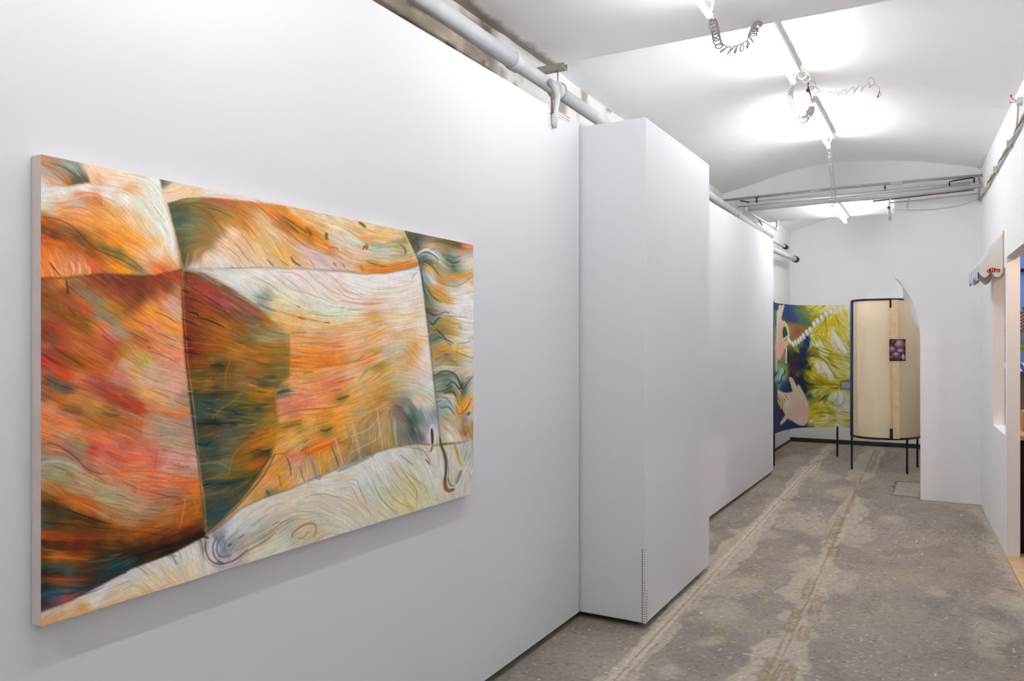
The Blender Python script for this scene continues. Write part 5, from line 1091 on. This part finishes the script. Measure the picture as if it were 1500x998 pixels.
tag(MB().tube([(.255,8.4,2.83),(.1,8.43,2.79),(-.1,8.43,2.77),(-.3,8.43,2.78),(-.46,8.43,2.80)],.003,6).build('loose_cable',CABLE),'thin cable drooping across the top of the pier','cable')
cl=root('pipe_clip',(-1.72,8.3,2.95),'dark double clip holding the crossing pipes near their left end','clip')
MB().tube([(-1.72,8.3,3.02),(-1.72,8.3,2.955)],.006,8).build('stem',RUST,cl)
for z in (3.0,2.968): MB().ball((-1.72,8.29,z),.013,7).build('nut',RUST,cl)
MB().tube([(-1.9,8.36,3.0),(-1.85,8.33,2.985),(-1.8,8.3,2.965)],.008,8).build('hook',RUST,cl)
cl=root('pipe_clip',(-.52,8.3,2.98),'small dark clip on the crossing pipes above the pier','clip')
MB().tube([(-.52,8.3,3.03),(-.52,8.3,2.965)],.005,8).build('stem',RUST,cl); MB().ball((-.52,8.29,2.995),.011,7).build('nut',RUST,cl)
tag(MB().tube([(.02,8.24,2.945),(.02,8.24,2.985),(.05,8.24,2.992),(.20,8.24,3.005),(.215,8.24,3.0),(.215,8.24,2.955)],.0065,8).build('steel_bracket',BLACK),'black bent rod bracket on the crossing pipes by the right wall','bracket')
dg=root('cable_joint',(-.478,8.2,2.83),'white cable end with a dark joint dangling below the crossing pipes','cable')
MB().tube([(-.46,8.2,2.88),(-.476,8.2,2.85),(-.48,8.2,2.79),(-.476,8.2,2.76)],.006,8).build('cable_loop',CABLE,dg)
MB().ball((-.482,8.2,2.785),.014,7).build('dark_joint',RUST,dg)
MB().tube([(-.478,8.2,2.765),(-.474,8.2,2.70),(-.470,8.2,2.665)],.013,9,rs=[.012,.015,.011]).build('tape_end',CABLE,dg)
tag(MB().tube([(-.31,8.24,2.885),(-.315,8.26,2.84),(-.33,8.28,2.80),(-.325,8.28,2.775)],.007,8).build('cable_tail',CABLE),'short white cable tail hanging beside the joint','cable')
lp=root('elbow_pipe',(-1.8,8.9,2.86),'thin white pipe with an elbow behind the left end of the crossing bundle','pipe')
MB().tube([(-1.8,8.3,2.86),(-1.78,8.9,2.855),(-1.76,9.55,2.85)],.012,10).build('pipe',PIPEW,lp)
MB().tube([(-1.76,9.52,2.85),(-1.76,9.60,2.85),(-1.755,9.62,2.87),(-1.755,9.62,2.965)],.018,10).build('elbow',PIPEW,lp)
MB().tube([(-1.82,8.5,2.875),(-1.79,8.7,2.86),(-1.81,8.9,2.845),(-1.83,9.1,2.835)],.006,8).build('stay',RUST,lp)
jb=root('vent_strip',(-1.99,7.3,2.88),'dark slotted strip above the drain pipe beyond the boxed pillar','vent')
for y0,y1 in ((6.55,7.35),(7.42,7.75)): MB().box((-2.075,y0,2.955),(-2.05,y1,3.0)).build('slot',mat('grey_slot','8a8a8c',.6),jb)
MB().box((-2.085,6.5,2.945),(-2.068,7.82,3.012)).build('backing',PIPEW,jb)
# ---------------------------------------------------------------- cables along the right wall
wb=root('cable_bundle',(RX(6)-.02,6,2.83),'bundle of twisted cables running high along the right wall','cable')
for k,(m_,rr) in enumerate(((CABLE,.007),(PIPEW,.006),(mat('dark_cable','6c645c',.5),.004))):
    MB().tube([(RX(y)-.018-.007*math.cos(y*7+k*2.1),y,2.822+.011*math.sin(y*7+k*2.1)+.045*max(0,(6.2-y))*.3) for y in np.linspace(8.42,2.0,90)],rr,7).build('cable',m_,wb)
for y in (6.15,7.0,7.55): MB().box((RX(y)-.035,y-.008,2.80),(RX(y)-.002,y+.008,2.85)).build('clip',mat('yellowed_clip','d8c890',.5) if y!=6.15 else CABLE,wb)
tag(MB().tube([(RX(8.4)-.02,8.4,3.03),(RX(8.4)-.015,8.4,2.95),(RX(8.4)-.02,8.41,2.88),(RX(8.42)-.02,8.42,2.83)],.006,8).build('riser_cable',GREYC),'grey cable dropping down the corner beside the crossing pipes','cable')
wt=root('junction_box',(RX(5.7)-.01,5.7,3.0),'opened wall junction with loose red and blue wires at the right edge','junction box')
MB().box((RX(5.7)-.03,5.66,2.96),(RX(5.7)+.002,5.72,3.0),.004).build('box',PIPEW,wt)
MB().tube([(RX(5.7)-.03,5.70,2.99),(RX(5.7)-.05,5.72,3.01),(RX(5.7)-.055,5.74,3.03)],.003,6).ball((RX(5.7)-.055,5.74,3.035),.008,6).build('red_wire',mat('red_wire_plastic','d05038',.4),wt)
MB().tube([(RX(5.7)-.03,5.69,2.98),(RX(5.7)-.06,5.73,2.99),(RX(5.7)-.06,5.77,3.01)],.0025,6).build('blue_wire',mat('blue_wire_plastic','5060a8',.4),wt)
MB().tube([(RX(5.7)-.02,5.69,2.965),(RX(5.7)-.02,5.75,2.9),(RX(5.75)-.02,5.78,2.84)],.006,7).build('lead',CABLE,wt)
# ---------------------------------------------------------------- striped awning over the serving window
def striped(name,ax,pitch,duty=.42,c1='f0ede4',c2='4a63b8',slope=None):
    m,n,l,b=nodes(name); b.inputs['Roughness'].default_value=.7
    tc=n.new('ShaderNodeTexCoord'); sp=n.new('ShaderNodeSeparateXYZ'); l.new(tc.outputs['Object'],sp.inputs[0]); src=sp.outputs[ax]
    if slope:
        q=n.new('ShaderNodeMath'); q.operation='MULTIPLY_ADD'; q.inputs[1].default_value=slope[1]; l.new(sp.outputs[slope[0]],q.inputs[0]); l.new(src,q.inputs[2]); src=q.outputs[0]
    a=n.new('ShaderNodeMath'); a.operation='MULTIPLY'; a.inputs[1].default_value=1/pitch; l.new(src,a.inputs[0]); f=n.new('ShaderNodeMath'); f.operation='FRACT'; l.new(a.outputs[0],f.inputs[0])
    t=n.new('ShaderNodeMath'); t.operation='LESS_THAN'; t.inputs[1].default_value=duty; l.new(f.outputs[0],t.inputs[0]); mx=n.new('ShaderNodeMix'); mx.data_type='RGBA'; l.new(t.outputs[0],mx.inputs[0]); mx.inputs[6].default_value=srgb(c1); mx.inputs[7].default_value=srgb(c2); l.new(mx.outputs[2],b.inputs['Base Color']); return m
CREAM=mat('cream_canvas','ebe7dd',.75,0,.03,10.,.15,150.)
ya,yb=6.648,7.50
aw=root('awning',(.26,7.07,2.0),'small cream awning with blue striped front over the serving window','awning')
def scallops(a,b,n,ztop,drop,k=9):
    """polygon with n round lobes along its lower edge"""
    P=[(a,ztop)]; wd=(b-a)/n
    for i in range(n):
        for j in range(k+1):
            t=j/k; P.append((a+wd*(i+t),ztop-drop*.42-drop*.58*math.sin(math.pi*t)))
    return P+[(b,ztop)]
for y,nm in ((ya,'side_panel'),(yb,'side_panel')):
    dx=RX(y)-RX(ya); P=[(x+dx,z) for x,z in [(.3575,2.297)]+[(.202,2.062)]+scallops(.199,.3575,2,2.05,.072)]
    pn=MB().prism(P,XZ,y-.003,y+.003).build(nm,CREAM,aw)
    if y==ya: near_panel=pn
STR=striped('blue_striped_canvas',1,.105)
MB().add([(RX(ya)-.0,ya,2.297),(RX(yb),yb,2.297),(RX(yb)-.156,yb,2.062),(RX(ya)-.156,ya,2.062),(RX(ya)-.0,ya,2.303),(RX(yb),yb,2.303),(RX(yb)-.162,yb,2.066),(RX(ya)-.162,ya,2.066)],[[0,1,2,3],[7,6,5,4],[0,4,5,1],[1,5,6,2],[2,6,7,3],[3,7,4,0]]).build('canopy',STR,aw)
MB().prism(scallops(ya,yb,6,2.064,.10),lambda p,q,h:(RX(p)-.158+h,p,q),-.003,.003).build('valance',STR,aw)
MB().box((RX(ya)-.006,ya-.006,2.0),(RX(ya)-.0005,ya+.012,2.31)).build('frame_strip',mat('aged_brass','b8a078',.5,.2),aw)
# red lettering
def ring(cx,cz,ro,ri,n=20):
    m=[]; 
    for k in range(n):
        a,b=2*math.pi*k/n,2*math.pi*(k+1)/n
        m.append([(cx+ro*math.cos(a),cz+ro*math.sin(a)),(cx+ro*math.cos(b),cz+ro*math.sin(b)),(cx+ri*math.cos(b),cz+ri*math.sin(b)),(cx+ri*math.cos(a),cz+ri*math.sin(a))])
    return m
def rect(x0,z0,x1,z1): return [[(x0,z0),(x1,z0),(x1,z1),(x0,z1)]]
def disc(cx,cz,r,n=14): return [[(cx+r*math.cos(2*math.pi*k/n),cz+r*math.sin(2*math.pi*k/n)) for k in range(n)]]
GL=ring(2.3,2.2,2.3,.8)+rect(3.1,0,4.8,6.2)+rect(5.4,0,7.1,3.9)+disc(6.25,5.4,1.0)+rect(7.8,0,9.5,6.2)+rect(7.1,3.3,10.9,4.7)+ring(12.6,2.2,2.4,.85)
lt=MB(); sc=.0057; base_x=.2515; base_z=2.012
for P in GL: lt.prism([(base_x+p*sc,base_z+q*sc) for p,q in P],XZ,ya-.0045,ya-.0030)
lt.build('lettering',mat('red_print','cf1f34',.5,0,.03),near_panel)
# ---------------------------------------------------------------- the kiosk seen through window and doorway
BW=mat('kiosk_wall_grey','8e8984',.7,0,.03,5.)
struct(MB().box((.37,8.25,0),(2.6,8.35,3.0)).build('wall_kiosk_back',BW)); struct(MB().box((2.5,4.4,0),(2.6,8.25,3.0)).build('wall_kiosk_side',BW)); struct(MB().box((.56,4.3,0),(2.6,4.4,3.0)).build('wall_kiosk_front',BW)); struct(MB().box((.56,4.3,2.9),(2.6,8.35,3.0)).build('ceiling',BW))
def backdrop():
    r=Raster(0,0,240,90,4.); h,w=r.h,r.w; r.img[:]=hexs('5b8ce0'); r.img+=((fnoise(h,w,60,2)-.5)*.06)[...,None]
    X,Y=r.X,r.Y; g=np.random.RandomState(4)
    def rc(x0,y0,x1,y1,c,a=1.): r.fill(((X>=x0)&(X<=x1)&(Y>=y0)&(Y<=y1)).astype(float),c,a)
    x=0
    while x<240:                                        # row of brown blocks with rows of lit windows
        wd=4+g.rand()*7; top=30+g.rand()*18; rc(x,top,x+wd,63,'5c3c24')
        for yy_ in np.arange(top+1.5,62,2.6):
            rc(x+.4,yy_,x+wd-.4,yy_+1.1,'c88c48' if g.rand()>.25 else 'e0b070')
        rc(x,top-.8,x+wd,top,'2c2018')
        if g.rand()>.4:
            r.stroke([(x+2,top),(x+3,top-16)],'a05860',.6,.9,False,.4); r.stroke([(x+4.6,top),(x+3.4,top-16)],'a05860',.6,.9,False,.4)
            for q in np.arange(2,16,2.2): r.stroke([(x+2+q*.06,top-q),(x+4.6-q*.075,top-q-1.5)],'a05860',.4,.9,False,.4)
        x+=wd+g.rand()*1.2
    rc(0,63,240,71,'6070c0'); 
    for yy_ in np.arange(63.5,71,1.5): rc(0,yy_,240,yy_+.5,'8c90c8',.8)
    for xx in np.arange(0,240,2.5): rc(xx,63,xx+.4,71,'8c5860',.7)
    rc(0,71,240,77,'5c9040'); rc(0,73.5,240,74.5,'7cac48'); rc(0,76.4,240,78.4,'a07040'); rc(0,78.4,240,90,'5c8ce0')
    return r
bk=backdrop(); nu2,nv2=180,420; U2,V2=np.meshgrid(np.linspace(0,1,nv2),np.linspace(0,1,nu2))
pd=root('printed_backdrop',(1.45,8.22,1.3),'blue printed backdrop with brown buildings seen inside the kiosk','poster')
grid_object('print',np.stack([.40+U2*2.05,np.full_like(U2,8.236),2.30-V2*1.0],-1).reshape(-1,3),nu2,nv2,painted('glossy_print',.4,.0,100.),pd,sample(bk.img,U2*(bk.w-1),V2*(bk.h-1)).reshape(-1,3))
MB().box((.40,8.2375,1.30),(2.45,8.249,2.30)).build('backing_board',PRIMED,pd)
tag(MB().tube([(.40,8.205,2.145),(2.45,8.205,2.145)],.014,10).build('hanging_rail',BLACK),'black rail across the blue backdrop in the kiosk','rail')
sv=root('striped_valance',(1.4,8.1,1.25),'small blue and white striped valance below the backdrop','valance')
STR2=striped('kiosk_striped_canvas',0,.075,.45,c2='2c4cae',slope=(2,.5))
MB().prism([(.41,1.325),(2.4,1.325),(2.4,1.265)]+[(2.4-1.99*(i/60.),1.265-.014*abs(math.sin(math.pi*i/2.))*1.) for i in range(61)],lambda p,q,h:(p,h-(1.325-q)*.8,q),8.13,8.137).build('cloth',STR2,sv)
MB().box((.41,8.13,1.318),(2.4,8.235,1.33)).build('shelf',PINE,sv)
ct=root('kiosk_counter',(.85,6.95,0),'wooden kiosk counter with a dark front behind the doorway post','counter')
MB().box((RX(6.6)+TH+.006,6.60,.81),(1.3,7.30,.845),.004).build('counter_top',mat('counter_wood','c89a68',.5,0,.12,10.,.05,50.,col2='dcb484'),ct)
MB().box((RX(6.6)+TH+.012,6.64,0),(1.28,6.66,.81)).build('front_panel',mat('dark_front','241c1c',.6,0,.3,12.),ct)
MB().box((1.24,6.66,0),(1.28,7.28,.81)).build('side_panel',mat('dark_side','2c2420',.6,0,.2,12.),ct)
MB().box((RX(6.6)+TH+.012,6.66,.38),(1.24,7.28,.40)).build('shelf',mat('dark_shelf','3a2c24',.6),ct)
cb=root('cardboard_box',(.62,6.95,.846),'brown cardboard box with dark print on the kiosk counter','box')
MB().box((.49,6.86,.846),(.80,7.1,.99),.002).build('carton',mat('cardboard','b07c44',.75,0,.08,20.),cb)
MB().box((.515,6.8585,.875),(.56,6.8598,.945)).box((.60,6.8585,.885),(.70,6.8598,.90)).box((.60,6.8585,.915),(.74,6.8598,.93)).build('dark_print',mat('dark_ink','3a2a20',.6),cb)
MB().box((.49,6.86,.9905),(.80,7.1,.993)).build('lid_flaps',mat('cardboard_lid','bb8850',.75),cb)
lb=root('added_warm_bulb',(1.0,5.6,2.45),'unseen warm bulb on a cord added inside the kiosk','lamp')  # bulb added out of sight for the warm light on the jambs
MB().tube([(1.0,5.6,2.9),(1.0,5.6,2.52)],.004,8).build('cord',BLACK,lb); MB().tube([(1.0,5.6,2.54),(1.0,5.6,2.47)],.018,12).build('socket',BLACK,lb)
MB().ball((1.0,5.6,2.43),.04,12).build('bulb',glow('warm_fill_glow',(1.0,.68,.46),BULB_POWER),lb)
sb=root('added_backdrop_bulb',(1.5,7.5,2.75),'unseen white bulb added under the kiosk ceiling to brighten the backdrop','lamp')  # hidden bulb added to light the backdrop
MB().tube([(1.5,7.5,2.9),(1.5,7.5,2.78)],.02,12).build('socket',BLACK,sb); MB().ball((1.5,7.5,2.745),.04,12).build('bulb',glow('white_fill_glow',(1.0,.96,.9),BULB_POWER*1.3),sb)
# ---------------------------------------------------------------- the painted screens at the back
def poly_strip(path,z0,z1,th,side=1.):
    P=spline(path,5); n=len(P); t=np.gradient(P,axis=0); t/=np.linalg.norm(t,axis=1)[:,None]; nn=np.stack([-t[:,1],t[:,0]],-1)*side
    return P,nn
LP=[(-1.852,9.90),(-1.842,10.191),(-1.813,10.447),(-1.764,10.657),(-1.705,10.816),(-1.596,10.945),(-1.481,11.032),(-1.259,11.14),(-1.103,11.174),(-.874,11.187)]
LU=[1133.3,1141,1150,1160,1170,1185,1200,1228,1247,1275]
sp_=screen_painting(); P=spline(LP,8); uu=spline([(u,0) for u in LU],8)[:,0]; d=np.r_[0,np.cumsum(np.linalg.norm(np.diff(P,axis=0),axis=1))]
ns,nz_=260,420; s=np.linspace(0,d[-1],ns); cx=np.interp(s,d,P[:,0]); cyy=np.interp(s,d,P[:,1]); us=np.interp(s,d,uu)
ps=root('painted_screen',(-1.45,10.7,0),'freestanding curved screen painted with hands, pearls and yellow cloth','screen')
tv=np.linspace(0,1,nz_); ZZ=2.0-tv*(2.0-.385)
top=np.interp(us,[1133,1141,1152,1170,1250,1280],[64,70,77,80,78,78]); bot=np.interp(us,[1133,1141,1152,1170,1200,1250,1280],[937,925,906,893,890,893,893])
rx=np.broadcast_to(((us-1120)*4.536)[None,:],(nz_,ns)); ry=top[None,:]+tv[:,None]*(bot-top)[None,:]
sc_=sample(sp_.img,(rx-sp_.x0)*sp_.k,(ry-sp_.y0)*sp_.k)
gv=np.stack([np.broadcast_to(cx[None,:],(nz_,ns)),np.broadcast_to(cyy[None,:],(nz_,ns)),np.broadcast_to(ZZ[:,None],(nz_,ns))],-1)
sc_=np.clip(sc_,0,1)**1.25
grid_object('painted_cloth',gv.reshape(-1,3),nz_,ns,painted('painted_cloth',.6,.2,300.),ps,sc_.reshape(-1,3))
def strip(m,path,z0,z1,off,th):
    P=spline(path,5); t=np.gradient(P,axis=0); t/=np.linalg.norm(t,axis=1)[:,None]; nn=np.stack([-t[:,1],t[:,0]],-1); A=P+nn*off; B=P+nn*(off+th); n=len(P)
    v=[(x,y,z0) for x,y in A]+[(x,y,z1) for x,y in A]+[(x,y,z0) for x,y in B]+[(x,y,z1) for x,y in B]; f=[]
    for i in range(n-1): f+=[[i,i+1,n+i+1,n+i],[2*n+i,3*n+i,3*n+i+1,2*n+i+1],[i,2*n+i,2*n+i+1,i+1],[n+i,n+i+1,3*n+i+1,3*n+i]]
    f+=[[0,n,3*n,2*n],[n-1,3*n-1,4*n-1,2*n-1]]; return m.add(v,f,True)
strip(MB(),LP,.387,1.998,.003,.004).build('canvas_back',RAW,ps)
strip(MB(),LP,.388,.41,.008,.016).build('bottom_rail',BLACK,ps); strip(MB(),LP,1.985,2.002,.008,.016).build('top_rail',BLACK,ps)
MB().tube([(-1.856,9.895,.37),(-1.856,9.895,2.012)],.014,10).build('rolled_edge',mat('dark_blue_painted_edge','1f2f5c',.6,0,.4,7.,col2='1c2a3c'),ps)
for x,y in ((-1.852,9.915),(-1.27,11.145)): MB().box((x-.012,y-.012,0),(x+.012,y+.012,.40)).build('leg',BLACK,ps)
RP=[(-.991,10.115),(-.888,9.975),(-.739,9.915),(-.598,9.933),(-.515,9.968),(-.427,10.04),(-.36,10.134),(-.294,10.274),(-.263,10.44),(-.268,10.62)]
rs_=root('canvas_screen',(-.62,10.2,0),'freestanding curved screen seen from its raw canvas back, on black legs','screen')
P=spline(RP,8); d=np.r_[0,np.cumsum(np.linalg.norm(np.diff(P,axis=0),axis=1))]; ns,nz_=160,120; s=np.linspace(0,d[-1],ns); t=s/d[-1]; tv=np.linspace(0,1,nz_)
cx=np.interp(s,d,P[:,0]); cyy=np.interp(s,d,P[:,1]); tg=np.stack([np.gradient(cx),np.gradient(cyy)],-1); tg/=np.linalg.norm(tg,axis=1)[:,None]; nrm=np.stack([tg[:,1],-tg[:,0]],-1)
T,V3=np.meshgrid(t,tv); dep=np.zeros_like(T)
for a,b,wd,am in ((.10,.02,.018,.006),(.2,-.16,.03,.006),(.36,.05,.05,.005),(.7,.14,.03,-.008),(.78,.10,.035,.014),(.9,.0,.03,-.012)):
    c=a+b*(V3-.3); dep+=1.9*am*np.exp(-((T-c)/wd)**2)*np.sin(np.clip(V3*1.05,0,1)*math.pi)**.6
gv=np.stack([cx[None,:]+nrm[None,:,0]*dep,cyy[None,:]+nrm[None,:,1]*dep,np.broadcast_to((2.0-tv*1.59)[:,None],dep.shape)],-1)
grid_object('canvas',gv.reshape(-1,3),nz_,ns,RAW,rs_)
strip(MB(),RP,.41,2.0,.018,.004).build('painted_side',mat('deep_blue_paint','20407c',.6,0,.3,5.,col2='3c78b0'),rs_)
strip(MB(),RP,.388,.412,-.006,.02).build('bottom_rail',BLACK,rs_); strip(MB(),RP,1.994,2.016,-.006,.02).build('top_rail',BLACK,rs_)
MB().tube([(-1.0,10.12,.40),(-1.0,10.12,2.0)],.013,10).build('wrapped_edge',mat('blue_painted_hem','1c3a7c',.6,0,.5,3.2,col2='2c68a4'),rs_)
MB().box((-.995,10.09,.40),(-.973,10.112,2.01)).build('edge_post',mat('dark_post','2a2624',.5),rs_)
for x,y in ((-.99,10.10),(-.40,10.035),(-.312,10.62)): MB().box((x-.012,y-.012,0),(x+.012,y+.012,.40)).build('leg',BLACK,rs_)
bx0,bx1=-.578,-.51
dirx=np.array((.83,.37)); dirx/=np.linalg.norm(dirx); nrmx=np.array((dirx[1],-dirx[0])); B0=np.array((-.56,9.925))
def slab(m,u0,u1,w0,w1,z0,z1,tilt=0.):
    v=[]
    for z in (z0,z1):
        o=tilt*(z-1.2)
        for u,w_ in ((u0,w0),(u1,w0),(u1,w1),(u0,w1)): p=B0+dirx*(u+o)+nrmx*w_; v.append((p[0],p[1],z))
    return m.add(v,[[3,2,1,0],[4,5,6,7],[0,1,5,4],[1,2,6,5],[2,3,7,6],[3,0,4,7]])
slab(MB(),-.002,.07,.024,.046,.412,1.995,-.012).build('batten',PINE,rs_)
slab(MB(),-.026,.002,  .018,.042,1.905,1.995).build('bracket',BLACK,rs_); slab(MB(),-.022,.004,.018,.042,.412,.525).build('bracket',BLACK,rs_)
bp_=bulb_print(); nu3,nv3=90,62; U3,V4=np.meshgrid(np.linspace(0,1,nv3),np.linspace(0,1,nu3))
pp=root('photo_print',(-.52,9.93,1.42),'small unframed print of mauve bulbs fixed to the pine batten of the screen','picture')
def pos3(u,w_,z): return np.stack([B0[0]+dirx[0]*u+nrmx[0]*w_,B0[1]+dirx[1]*u+nrmx[1]*w_,z],-1)
uu3=-.038+U3*.178; grid_object('printed_face',pos3(uu3,.0505+0*U3,1.548-V4*.252).reshape(-1,3),nu3,nv3,painted('photo_paper',.35,0,100.),pp,sample(bp_.img,U3*(bp_.w-1),V4*(bp_.h-1)).reshape(-1,3))
slab(MB(),-.038,.14,.0465,.050,1.296,1.548).build('backing_board',PRIMED,pp)
